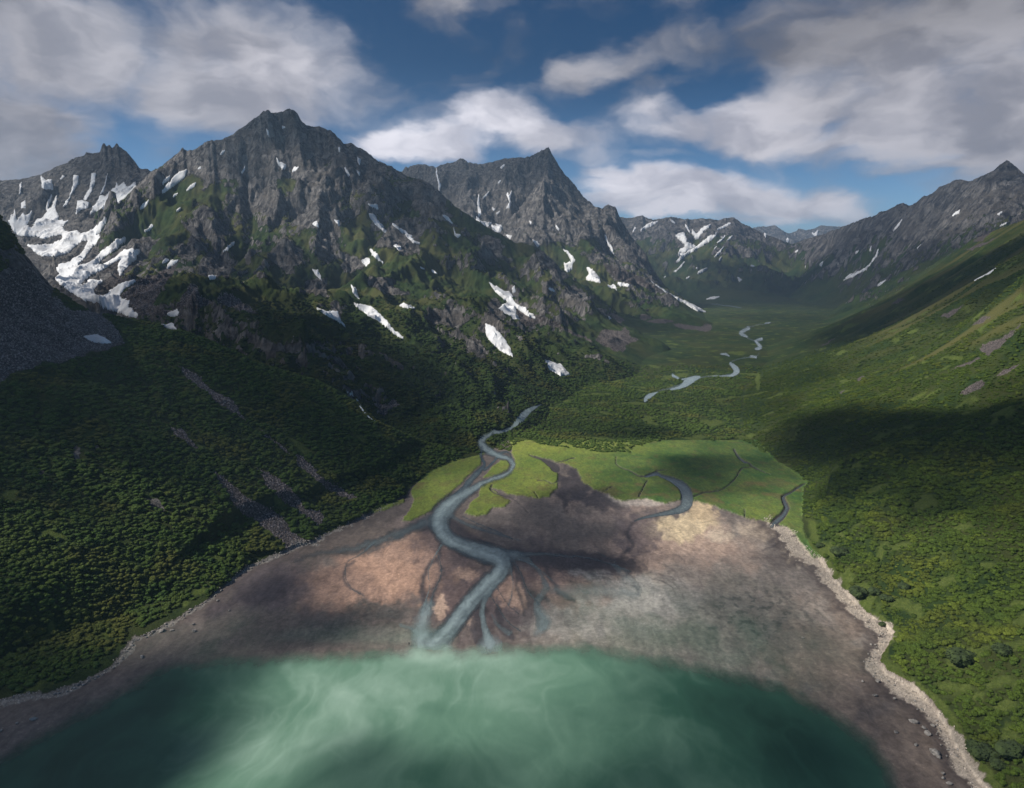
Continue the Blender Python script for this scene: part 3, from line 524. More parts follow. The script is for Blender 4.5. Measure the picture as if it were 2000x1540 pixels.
for k, p in enumerate([c2([(1600,1330),(1640,1270),(1700,1265),(1800,1300),(1845,1325),(1780,1350),(1760,1395),(1700,1380),(1640,1350)]), c2([(1240,1165),(1300,1190),(1400,1240),(1500,1290),(1600,1325),(1590,1335),(1480,1295),(1380,1250),(1290,1215)]),
  c2([(1165,1150),(1240,1190),(1310,1220),(1250,1250),(1200,1245),(1170,1190)]), c2([(1645,895),(1750,930),(1850,975),(1990,1060),(1900,1040),(1800,1010),(1720,990),(1660,930)]), c2([(1690,1170),(1740,1190),(1770,1215),(1740,1230),(1700,1200)]),
  c1([(790,980),(870,960),(960,880),(1000,880),(960,960),(900,1040),(850,1130),(1080,1200),(780,1190),(725,1140),(665,1080)]), c1([(1060,1010),(1090,1020),(1120,1090),(1200,1120),(1080,1150),(980,1140)]), c1([(1200,1100),(1260,1060),(1340,1110),(1450,1180),(1350,1170),(1250,1130)]),
  c1([(575,995),(660,940),(680,985),(760,985),(650,1020),(580,1070)]), c1([(1600,1320),(1640,1340),(1680,1390),(1640,1370)]), c1([(660,880),(560,950),(655,930),(670,970),(760,900),(770,820)]),
  c8([(80,620),(300,600),(420,760),(640,900),(740,1000),(560,980),(380,860),(200,760)]), c8([(1200,720),(1400,650),(1560,740),(1700,640),(1800,540),(1950,700),(1900,880),(1750,820),(1640,900),(1560,1050),(1440,940),(1380,800)]), c8([(1000,1130),(1200,1150),(1400,1260),(1500,1350),(1250,1260),(1050,1190)])]):
    addmask(scree, p, 2.5, 6, 14, [2, 3, 4], 50+k)
for k, p in enumerate([c3(q) for q in ([(1685,1178),(1720,1140),(1790,1105),(1815,1115),(1790,1150),(1730,1175)], [(1840,1100),(1900,1060),(1985,1025),(1950,1055),(1880,1090)], [(1780,960),(1800,930),(1880,910),(1960,850),(1985,830),(1960,870),(1880,950),(1820,985)], [(1620,1065),(1700,1030),(1780,995),(1790,1005),(1720,1035)], [(1740,845),(1790,800),(1840,795),(1800,830)], [(1750,430),(1800,385),(1840,385),(1800,430)], [(1350,740),(1390,705),(1420,710),(1380,735)], [(1590,800),(1640,770),(1710,735),(1640,800)], [(1700,470),(1820,430),(1920,395),(1850,425),(1750,470)], [(1000,945),(1100,885),(1050,925)], [(1185,1105),(1220,1080),(1200,1110)], [(1100,1170),(1125,1160),(1110,1180)])]):
    addmask(scree, p, 2.5, 6, 14, [8, 7], 80+k)
ellmask(scree, [(1380,640,12,8,0),(1260,620,14,6,0),(1350,640,40,5,10),(1220,650,10,10,0),(1290,628,30,4,0)], [4, 2, 0])
scree = scree.reshape(Z.shape)
# open grass: yellow-green meadow glades among shrubs, and tawny ribs on the right hill
ca_, sa_ = math.cos(math.radians(25)), math.sin(math.radians(25))
xr = X*ca_-Y*sa_*0; along = (X*.92-Y*.4); across = (X*.4+Y*.92)
tawny = np.where(CL == 8, sstep(fbm(along/260, across/38, 5, 120), -.02, .35)*sstep(hgt, 35, 80)*sstep(DD, 420, 600), 0)
tawny = np.where((CL == 7), sstep(n1+n2*.5, -.1, .3)*sstep(hgt, 60, 200)*.7, tawny)
tawny = np.where((CL == 2) | (CL == 4) | (CL == 5), sstep(n1*.7+n2*.7+.1, .0, .4)*.75*sstep(hgt, 30, 120), tawny)
tawny = np.where(CL == 3, .6, tawny)
glade = np.zeros(Z.size, np.float32)
gnz = fbm(X/26, Y/26, 5, 130)
gl0 = np.where(CL == 8, sstep(gnz+n3*.25-np.interp(DD, [200, 500, 1000], [.10, .12, .1]), .12, .34)*(DD < 1400), 0)
gl0 = np.where(CL == 1, sstep(gnz, .30, .42)*(hgt < 60), gl0)
gl0 = np.where((CL == 0) & (DD > 560), sstep(gnz+.05, .25, .36), gl0)
glade = gl0.astype(np.float32).ravel()
GL = [(1690,1165,34,30,40),(1620,1075,20,22,40),(1590,1040,10,30,-20),(1655,1130,20,22,40),(1900,1275,40,12,-15),(1868,1290,24,24,0),(1980,1262,40,10,-15),(1850,1340,26,12,0),(1960,1380,30,14,-10),(1970,1440,24,30,0),(1910,1360,14,10,0),(1850,1135,24,12,-20),(1925,1105,20,8,-10),(1990,1180,20,8,0),(1795,1200,8,18,0),(1640,1045,14,8,0),(1750,1070,20,6,-10),(1880,1030,24,8,-12),(390,1155,16,8,-20),(360,1180,14,6,-10),(80,1270,10,10,0),(100,1230,8,20,0),(1390,825,28,8,0),(1480,745,6,20,0),(1440,690,20,4,0),(1320,735,30,5,-10)]
ellmask(glade, GL, None)
# grass ribbon behind the right-hand beach
gr = smooth_line([(x+w_*.5+5, y-4, 12+w_*.3) for x, y, w_ in RSH])
idx, d = stamp(None, gr, sd_line, 30, (100, 480), wobble=8, wl=18, cls=[8], seed=8); glade[idx] = np.maximum(glade[idx], 1-sstep(d, -3, 4))
glade = glade.reshape(Z.shape)*(1-scree)
beach8 = np.zeros(Z.shape, np.float32)
print('paint done')

# ================================================================== object helpers
def tag(o, label=None, cat=None, group=None, kind=None):
    if label: o['label'] = label
    if cat: o['category'] = cat
    if group: o['group'] = group
    if kind: o['kind'] = kind
    return o
def mesh_np(name, V, F, mat, smooth=True, attrs=None, mats=None, midx=None):
    me = bpy.data.meshes.new(name); V = np.ascontiguousarray(V, np.float32); F = np.ascontiguousarray(F, np.int32); k = F.shape[1]
    me.vertices.add(len(V)); me.vertices.foreach_set('co', V.ravel())
    me.loops.add(F.size); me.loops.foreach_set('vertex_index', F.ravel())
    me.polygons.add(len(F)); me.polygons.foreach_set('loop_start', np.arange(0, F.size, k, dtype=np.int32))
    me.update(calc_edges=True)
    me.polygons.foreach_set('use_smooth', np.full(len(F), smooth))
    for an, av in (attrs or {}).items():
        av = np.ascontiguousarray(av, np.float32)
        if av.ndim == 1:
            a = me.attributes.new(an, 'FLOAT', 'POINT'); a.data.foreach_set('value', av)
        else:
            if av.shape[1] == 3: av = np.hstack([av, np.ones((len(av), 1), np.float32)])
            a = me.attributes.new(an, 'FLOAT_COLOR', 'POINT'); a.data.foreach_set('color', np.ascontiguousarray(av, np.float32).ravel())
    me.validate(); me.materials.append(mat)
    for m_ in (mats or []): me.materials.append(m_)
    if midx is not None: me.polygons.foreach_set('material_index', np.asarray(midx, np.int32))
    o = bpy.data.objects.new(name, me); COL.objects.link(o); return o
def link(name, me, parent=None):
    o = bpy.data.objects.new(name, me); COL.objects.link(o); o.parent = parent; return o
def grid_faces(mask):
    i, j = np.nonzero(mask); a = i*ncol+j
    return np.stack([a, a+1, a+ncol+1, a+ncol], 1)
def sub(V, F, attrs):
    used, inv = np.unique(F.ravel(), return_inverse=True)
    return V[used], inv.reshape(F.shape), {k: v[used] for k, v in attrs.items()}
def mat(name):
    m = bpy.data.materials.new(name); m.use_nodes = True; t = NT(m.node_tree); t.n.clear()
    b = t.add('ShaderNodeBsdfPrincipled'); o = t.add('ShaderNodeOutputMaterial'); t.l.new(b.outputs[0], o.inputs[0])
    return m, t, b
def attr(t, n, inst=False):
    a = t.add('ShaderNodeAttribute', attribute_name=n); a.attribute_type = 'INSTANCER' if inst else 'GEOMETRY'; return a
def bump(t, b, h, dist, strength=1.0):
    n = t.add('ShaderNodeBump', ins={'Strength': strength, 'Distance': dist}); t.l.new(h, n.inputs['Height']); t.l.new(n.outputs[0], b.inputs['Normal']); return n

# ------------------------------------------------------------------ terrain material
def terrain_material(name, k=1.0):
    m, t, b = mat(name)
    pos = t.add('ShaderNodeNewGeometry').outputs['Position']
    a = attr(t, 'mask'); sp = t.add('ShaderNodeSeparateColor'); t.l.new(a.outputs['Color'], sp.inputs[0])
    rockm, screem, tawn = sp.outputs[0], sp.outputs[1], sp.outputs[2]; glad = a.outputs['Alpha']
    big = t.noise(pos, .012/k, 5, .6); mid = t.noise(pos, .06/k, 6, .65); fine = t.noise(pos, .28/k, 5, .7); leaf = t.noise(pos, .55/k, 4, .75)
    veg = t.mix(t.ss(mid, .35, .65), (.018, .040, .013), (.044, .074, .018))
    veg = t.mix(t.ss(big, .4, .65), veg, (.056, .070, .020))
    veg = t.mix(t.math('MULTIPLY', tawn, .8), veg, (.125, .120, .042))
    veg = t.mix(glad, veg, t.mix(t.ss(fine, .3, .7), (.075, .110, .022), (.125, .160, .040)))
    veg = t.mix(1.0, veg, t.mix(leaf, (.45, .45, .45), (1.55, 1.55, 1.55)), 'MULTIPLY')
    colm = t.noise(t.vmul(pos, (1, 1, .22)), .09/k, 7, .68, .6)        # upright columns and cracks in the cliffs
    strat = t.noise(t.vmul(pos, (.3, .3, 1.6)), .05/k, 4, .6)
    rk_ = t.mix(t.ss(colm, .38, .62), (.050, .050, .058), (.36, .34, .33))
    rk_ = t.mix(t.ss(strat, .42, .7), rk_, t.mix(t.ss(mid, .35, .7), (.20, .18, .16), (.105, .100, .105)))
    rk_ = t.mix(1.0, rk_, t.mix(fine, (.6, .6, .6), (1.4, 1.4, 1.4)), 'MULTIPLY')
    vo = t.add('ShaderNodeTexVoronoi'); vo.inputs['Scale'].default_value = .55/k; t.l.new(pos, vo.inputs['Vector'])
    sc = t.mix(t.ss(fine, .3, .7), (.085, .074, .074), (.19, .165, .16))
    sc = t.mix(1.0, sc, t.mix(t.ss(vo.outputs['Distance'], .1, .8), (1.3, 1.3, 1.3), (.5, .5, .5)), 'MULTIPLY')
    sh = t.math('ADD', rockm, t.math('MULTIPLY', t.math('SUBTRACT', t.math('ADD', t.math('MULTIPLY', fine, .6), t.math('MULTIPLY', mid, .4)), .5), 1.1))
    rmask = t.ss(sh, .38, .58)
    ss_ = t.math('ADD', screem, t.math('MULTIPLY', t.math('SUBTRACT', fine, .5), .9)); smask = t.ss(ss_, .4, .6)
    c = t.mix(rmask, veg, rk_); c = t.mix(smask, c, sc)
    if k < 1: c = t.mix(attr(t, 'shingle').outputs['Fac'], c, t.mix(1.0, attr(t, 'albedo').outputs['Color'], t.mix(leaf, (.6, .6, .6), (1.4, 1.4, 1.4)), 'MULTIPLY'))
    t.l.new(c, b.inputs['Base Color']); b.inputs['Roughness'].default_value = .95; b.inputs['Specular IOR Level'].default_value = .15
    hv = t.math('MULTIPLY', leaf, 2.4*k); hr_ = t.math('ADD', t.math('MULTIPLY', colm, 30*k), t.math('MULTIPLY', fine, 5*k))
    mx = t.add('ShaderNodeMix', data_type='FLOAT'); t.l.new(rmask, mx.inputs[0]); t.l.new(hv, mx.inputs[2]); t.l.new(hr_, mx.inputs[3])
    bump(t, b, mx.outputs[0], 1.0, 1.0)
    return m
M_ter = terrain_material('mountain_ground', 1.0); M_far = terrain_material('far_mountain_ground', 2.6); M_near = terrain_material('hillside_ground', .5)
# ------------------------------------------------------------------ flat material (mud, sand, salt meadow)
def flat_material(name, sc, rough, bd):
    m, t, b = mat(name); pos = t.add('ShaderNodeNewGeometry').outputs['Position']
    c = attr(t, 'albedo').outputs['Color']; f1 = t.noise(pos, .5*sc, 6, .65); f2 = t.noise(t.vmul(pos, (1, .35, 1)), .22*sc, 5, .6, 1.2)
    c = t.mix(1.0, c, t.mix(t.ss(f1, .25, .75), (.76, .76, .76), (1.24, 1.24, 1.24)), 'MULTIPLY'); f3 = t.noise(pos, 1.6*sc, 4, .7); c = t.mix(1.0, c, t.mix(t.ss(f3, .3, .7), (.86, .86, .86), (1.14, 1.14, 1.14)), 'MULTIPLY'); c = t.mix(1.0, c, t.mix(t.ss(f2, .3, .7), (.82, .82, .84), (1.15, 1.14, 1.12)), 'MULTIPLY')
    t.l.new(c, b.inputs['Base Color']); b.inputs['Roughness'].default_value = rough; b.inputs['Specular IOR Level'].default_value = .3
    bump(t, b, t.math('ADD', f1, f2), bd, .6); return m
M_flat = flat_material('tidal_mud', 1.0, .62, .12); M_mead = flat_material('salt_meadow_grass', 1.6, .95, .25)

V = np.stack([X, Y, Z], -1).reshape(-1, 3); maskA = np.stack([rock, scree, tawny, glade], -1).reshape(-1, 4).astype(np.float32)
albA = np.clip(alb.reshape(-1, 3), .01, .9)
cf = CL[:-1, :-1]; cmx = np.maximum(np.maximum(CL[1:, :-1], CL[:-1, 1:]), np.maximum(CL[1:, 1:], cf))
mf = mead[:-1, :-1] > .5; nearf = DD[:-1, :-1] < 600
isflat = (cf == 0)
parts = [('tidal_flat', isflat & nearf & ~mf, M_flat, True), ('salt_meadow', isflat & nearf & mf, M_mead, True), ('valley_floor', isflat & ~nearf, M_ter, False),
         ('left_hillside', cf == 1, M_near, False), ('main_mountain', cf == 2, M_ter, False), ('spire_mountain', cf == 3, M_ter, False), ('central_mountain', cf == 4, M_ter, False),
         ('valley_head_mountain', cf == 5, M_far, False), ('far_ridge', cf == 6, M_far, False), ('right_mountain', cf == 7, M_far, False), ('right_hillside', cf == 8, M_near, False)]
for nm, mk, mt, fl in parts:
    if nm == 'salt_meadow' or nm == 'tidal_flat' or True:
        F = grid_faces(mk)
    if not len(F): print('EMPTY', nm); continue
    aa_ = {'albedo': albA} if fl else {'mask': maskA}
    if mt is M_near: aa_.update(albedo=albA, shingle=GRAV.ravel())
    v, f, at_ = sub(V, F, aa_)
    o = mesh_np(nm, v, f, mt, True, at_); tag(o, kind='structure')
print('terrain meshes')

# ------------------------------------------------------------------ gravel edge lifted onto the flat (beach shingle painted above already)
# sea
m, t, b = mat('silty_sea_water'); pos = t.add('ShaderNodeNewGeometry').outputs['Position']
cv = attr(t, 'cover'); sv = attr(t, 'silt_shade')
wv_ = t.noise(t.vmul(pos, (1, .45, 1)), .022, 5, .55, 2.5)
stn = t.add('ShaderNodeTexNoise', noise_type='RIDGED_MULTIFRACTAL') if False else None
fil = t.noise(t.vmul(pos, (1.0, .28, 1)), .06, 3, .5, 3.5)
line = t.math('SUBTRACT', 1.0, t.math('MULTIPLY', t.math('ABSOLUTE', t.math('SUBTRACT', fil, .5)), 28.0), clamp=True)
fil2 = t.noise(t.vmul(pos, (1.0, .35, 1)), .035, 2, .5, 4.0)
line2 = t.math('SUBTRACT', 1.0, t.math('MULTIPLY', t.math('ABSOLUTE', t.math('SUBTRACT', fil2, .5)), 34.0), clamp=True)
sil = t.math('ADD', t.math('ADD', sv.outputs['Fac'], t.math('MULTIPLY', t.math('SUBTRACT', wv_, .5), .22)), t.math('MULTIPLY', t.math('ADD', line, line2), .012), clamp=True)
cr_ = t.add('ShaderNodeValToRGB'); t.l.new(sil, cr_.inputs[0]); e = cr_.color_ramp.elements
e[0].position = 0; e[0].color = (.014, .042, .030, 1); e[1].position = 1; e[1].color = (.385, .54, .45, 1)
q = e.new(.35); q.color = (.045, .125, .085, 1); q = e.new(.62); q.color = (.135, .255, .185, 1)
t.l.new(cr_.outputs[0], b.inputs['Base Color']); b.inputs['Roughness'].default_value = .28; b.inputs['IOR'].default_value = 1.33; b.inputs['Specular IOR Level'].default_value = .18
t.l.new(cv.outputs['Fac'], b.inputs['Alpha']); bump(t, b, t.noise(pos, .5, 3, .6), .05, .4)
M_sea = m
Zs = np.full(Z.shape, .05, np.float32)
cov = (1-sstep(sea_sd+fbm(X/6, Y/10, 4, 140)*12, -34, 6+14*sstep(PX, 1050, 1300)))*.97
veil = sstep(fbm(X/22, Y/34, 4, 141), -.25, .3)
def G_(cx, cy, rx, ry, rot=0):
    c_, s_ = math.cos(math.radians(rot)), math.sin(math.radians(rot)); dx = PX-cx; dy = PY-cy
    return np.exp(-(((dx*c_+dy*s_)/rx)**2+((-dx*s_+dy*c_)/ry)**2))
cov = np.maximum(cov, .62*np.clip((.35*G_(1350,1250,260,50,12)+.22*G_(1500,1250,130,90,30)+.30*G_(400,1260,150,40,-15)+.25*G_(1220,1170,110,40,8)+.3*G_(720,1240,150,22))*(.5+veil), 0, .5)*(DD < 460))
cov = np.where((CL == 0) & (DD < 470), cov, 0)
silt_shade = .50+.0*Z
silt_shade = silt_shade+.50*G_(830,1268,60,22)+.22*G_(960,1275,90,30)+.17*G_(640,1400,260,90,-32)+.10*G_(580,1330,150,50)+.12*G_(500,1480,120,70,-30)+.12*G_(950,1400,160,140)+.06*G_(1150,1300,200,60)-.30*G_(1560,1440,190,120,35)-.16*G_(1380,1370,120,60,10)-.32*G_(150,1500,230,130)-.16*G_(330,1360,120,50)-.05*G_(900,1560,200,60)  # silt plumes and deeps; the left-hand dips paint cloud shade into the water colour
_wx = X/26+fbm(X/45, Y/60, 4, 152)*2.2; _wy = Y/75+fbm(X/50, Y/50, 4, 153)*1.0
silt_shade = silt_shade+(ridged(_wx, _wy, 3, 154, .5)-.45)*.12*sstep(PY, 1262, 1300)
silt_shade = silt_shade+fbm(X/30+fbm(X/60, Y/60, 3, 151)*2, Y/50, 4, 150)*.14
zb = sea_sd > 0; silt_shade = np.where(zb, np.maximum(silt_shade, .5), silt_shade)
Vs = np.stack([X, Y, Zs], -1).reshape(-1, 3)
mk = cov > .03; F = grid_faces(mk[:-1, :-1] & mk[1:, 1:] & mk[1:, :-1] & mk[:-1, 1:])
v, f, at_ = sub(Vs, F, {'cover': cov.ravel().astype(np.float32), 'silt_shade': np.clip(silt_shade, 0, .93).ravel().astype(np.float32)})
tag(mesh_np('sea', v, f, M_sea, True, at_), kind='structure')
# open water around and behind the viewpoint, and the land sheet under everything
def sheet(name, x0, x1, y0, y1, z, mt, attrs=None):
    v = np.array([(x0, y0, z), (x1, y0, z), (x1, y1, z), (x0, y1, z)]); return mesh_np(name, v, np.array([[0, 1, 2, 3]]), mt, False, {k: np.full(4, q) for k, q in (attrs or {}).items()})
tag(sheet('sea_bed', -30000, 30000, -30000, 112, -8, M_flat), kind='structure')
tag(sheet('open_sea', -6000, 6000, -20000, 111.5, -.6, M_sea, {'cover': 1.0, 'silt_shade': .35}), kind='structure')
tag(sheet('ground', -30000, 30000, 112, 30000, -9, M_far), kind='structure')

# ------------------------------------------------------------------ river
m, t, b = mat('milky_river_water'); pos = t.add('ShaderNodeNewGeometry').outputs['Position']
cv = attr(t, 'cover'); tn = attr(t, 'tone'); st = t.noise(t.vmul(pos, (1, .5, 1)), .25, 4, .6, 1.5)
c = t.mix(tn.outputs['Fac'], (.045, .064, .074), (.34, .425, .44)); c = t.mix(1.0, c, t.mix(t.ss(st, .3, .7), (.78, .79, .80), (1.18, 1.18, 1.18)), 'MULTIPLY')
t.l.new(c, b.inputs['Base Color']); b.inputs['Roughness'].default_value = .22; b.inputs['IOR'].default_value = 1.33; b.inputs['Specular IOR Level'].default_value = .5; t.l.new(cv.outputs['Fac'], b.inputs['Alpha'])
bump(t, b, t.noise(t.vmul(pos, (1, 2, 1)), .9, 3, .6), .06, .5); M_riv = m
rc = np.zeros(Z.size, np.float32); rt = np.full(Z.size, .5, np.float32)
def river(pts, al, tone, soft=2.0, wob=1.5, wl=14, seed=0, fade=None):
    pts = smooth_line(pts); idx, d = stamp(None, pts, sd_line, 16+soft, None, wobble=wob, wl=wl, cls=[0, 1, 2, 8, 4], seed=200+seed)
    a = al*(1-sstep(d, -soft, soft)); wd = np.clip(-d/8, 0, 1); tt = tone+.25*(wd-.5)
    k = a > 0; ii = idx[k]; a = a[k]; tt = np.broadcast_to(tt, d.shape)[k]
    old = rc[ii]; new = old+a*(1-old); rt[ii] = (rt[ii]*old*(1-a)+tt*a)/np.maximum(new, 1e-4); rc[ii] = new
river(c4([(600,440,60),(540,470,46),(450,500,40),(350,540,40),(250,570,34),(150,590,24),(20,610,10),(-60,640,4)]), .55, .12, 7, 8, 22, 1)
river(c4([(560,452,30),(450,520,20),(380,560,16),(300,600,10)]), .4, .2, 5, 6, 20, 2)
river(c4([(950,600,50),(1060,604,22),(1180,606,14),(1300,620,8)]), .5, .35, 3, 3, 20, 3)
river(c4([(1000,610,50),(1060,625,34),(1105,660,20),(1145,710,22),(1165,770,34),(1120,850,30),(1150,950,60)]), .5, .4, 4, 5, 16, 4)
river(c4([(920,740,34),(880,800,30),(860,850,24),(855,900,24),(868,970,30),(892,1040,50)]), .75, .62, 3, 3, 14, 5)
river(c4([(850,95,12),(848,130,15),(866,165,15),(840,200,24),(800,240,30),(760,290,26),(700,345,36)]), .85, .18, 2, 2, 12, 6)
river(c4([(935,125,10),(900,165,12),(865,195,12)]), .8, .25, 1.6, 1, 10, 7)
river(c4([(930,118,12),(965,105,10),(990,115,8),(1000,150,8)]), .7, .2, 1.6, 1, 10, 8)
river(c4([(690,410,20),(760,450,18),(840,480,18),(940,510,10),(1040,540,6)]), .5, .45, 3, 3, 14, 9)
river(c4([(660,480,50),(700,540,50),(800,590,60),(870,630,50)]), .6, .08, 7, 4, 14, 10)
river(c4([(720,960,30),(680,1010,60),(640,1045,120),(600,1065,170)]), .55, .85, 9, 8, 20, 90)
river(c4([(880,1000,30),(890,1045,80),(895,1060,120)]), .5, .85, 9, 7, 18, 91)
river(c4([(600,840,24),(580,890,50),(560,950,70),(560,1030,90),(600,1060,60)]), .62, .8, 10, 8, 20, 11)
river(c4([(455,950,10),(510,970,20),(570,1010,50)]), .5, .8, 5, 4, 12, 12)
river(c4([(900,900,8),(940,960,20),(990,990,20)]), .4, .6, 4, 5, 12, 13)
river(c4([(1130,860,20),(1160,940,60),(1120,990,30)]), .35, .75, 8, 8, 16, 14)
river(c4([(1500,660,20),(1560,720,40),(1620,770,20)]), .3, .7, 9, 6, 18, 15)
river(c4([(1200,780,30),(1330,790,60),(1480,780,60),(1600,800,40)]), .32, .85, 12, 10, 26, 16)
MAIN = c4([(915,8,8),(895,22,12),(862,42,20),(848,66,26),(875,95,30),(930,122,28),(980,138,20),(1003,165,19),(990,205,20),(930,234,22),(865,256,26),(800,292,40),(745,328,56),(700,362,78),(662,400,92),(645,440,95),(652,485,88),(685,525,78),(740,555,74),(805,578,80),(875,598,88),(935,622,98),(952,660,94),(930,705,86),(880,752,84),(820,812,84),(772,870,84),(735,920,84),(695,970,84),(650,1015,84),(610,1045,80)])
river([(x, y, w_*1.1) for x, y, w_ in MAIN], .6, .14, 6, 5, 14, 19)
river([(x, y, w_*.76) for x, y, w_ in MAIN], .85, .50, 2.6, 4.5, 18, 20)
river([(x-w_*.12, y, w_*.30) for x, y, w_ in MAIN], .6, .95, 6, 6, 16, 21)
river([(x+w_*.24, y, w_*.12) for x, y, w_ in MAIN[12:]], .45, .1, 4, 5, 13, 22)
river(CREEKS[9], .7, .30, 2, 1, 12, 22)
for k, p in enumerate([CREEKS[2], CREEKS[3]]): river([(x, y, w_*.6) for x, y, w_ in p], .7, .25, 1, 1, 12, 23+k)
FARR = [[(1056,792,3),(1045,797,7),(1030,806,13),(1018,818,16),(1008,828,12),(1000,836,7),(985,843,7),(967,846,7)], c3([(650,848,7),(660,856,12),(635,865,16),(618,880,20),(648,896,10)]), c3([(720,908,16),(690,915,10),(700,930,18),(712,950,18),(690,955,12)]), c3([(520,982,8),(545,982,12),(560,992,8)]), c3([(665,993,10),(692,997,12)]),
        c3([(565,1028,14),(585,1045,26),(597,1065,30),(575,1085,16),(540,1088,5),(480,1090,4)]), c3([(285,1085,16),(312,1100,12)]), c3([(275,1155,10),(325,1142,18),(358,1118,38),(388,1102,28),(415,1092,8),(330,1105,8)]), c3([(148,1210,14),(160,1195,24),(180,1182,20),(208,1170,6)]), c3([(735,830,6),(760,828,6)]), c3([(470,735,3),(560,745,4),(620,755,3)])]
river([(1262,776,1),(1290,764,3),(1315,757,3),(1370,738,3),(1425,733,3),(1436,722,3),(1428,708,2.5),(1450,701,2.5),(1478,696,3),(1484,682,3),(1476,668,3),(1458,660,2.5),(1446,650,3),(1460,640,3),(1495,633,1.5),(1515,629,.5)], .3, .55, 1.2, 2.2, 12, 95)
for k, p in enumerate(FARR): river(p, .95, .62 if k == 0 else .75, 1.2, 1.5, 10, 30+k)
for k, p in enumerate([c4([(655,560,10),(610,640,7),(590,700,6),(600,760,6),(575,840,9),(560,900,16)]), c4([(640,610,8),(655,700,7),(618,790,7),(600,860,10)]), c4([(1010,640,8),(1045,700,7),(1075,780,8),(1130,850,10)]), c4([(1030,630,7),(1090,650,6),(1150,690,6),(1200,740,5)]),
    c4([(880,790,8),(930,860,8),(975,930,8),(1040,980,10)]), c4([(920,760,6),(980,850,6),(1040,900,6)]), c4([(990,655,6),(1005,760,6),(985,850,7)]), c4([(330,540,10),(270,600,7),(200,640,6),(185,700,6),(215,770,6),(280,810,4)]), c4([(1300,612,8),(1400,630,6),(1500,660,8),(1580,690,6)]), c4([(1480,640,5),(1430,600,4),(1380,590,3)]), c4([(760,420,7),(840,460,6),(920,490,8),(1000,530,5)])]):
    river(p, .6, .3+.3*(k % 3 == 0), 1.6, 2.5, 9, 70+k)
# an expanded cover so thin channels keep their banks
rc2 = rc.reshape(Z.shape); rc2 = np.where(sea_sd < -14, 0, rc2)*1.0
Vr = np.stack([X, Y, Z+np.where(DD > 600, .5, .1)], -1).reshape(-1, 3)
mk = rc2 > .06; F = grid_faces(mk[:-1, :-1] & mk[1:, 1:] & mk[1:, :-1] & mk[:-1, 1:])
v, f, at_ = sub(Vr, F, {'cover': rc2.ravel(), 'tone': np.clip(rt, 0, 1)})
tag(mesh_np('river', v, f, M_riv, True, at_), kind='structure')

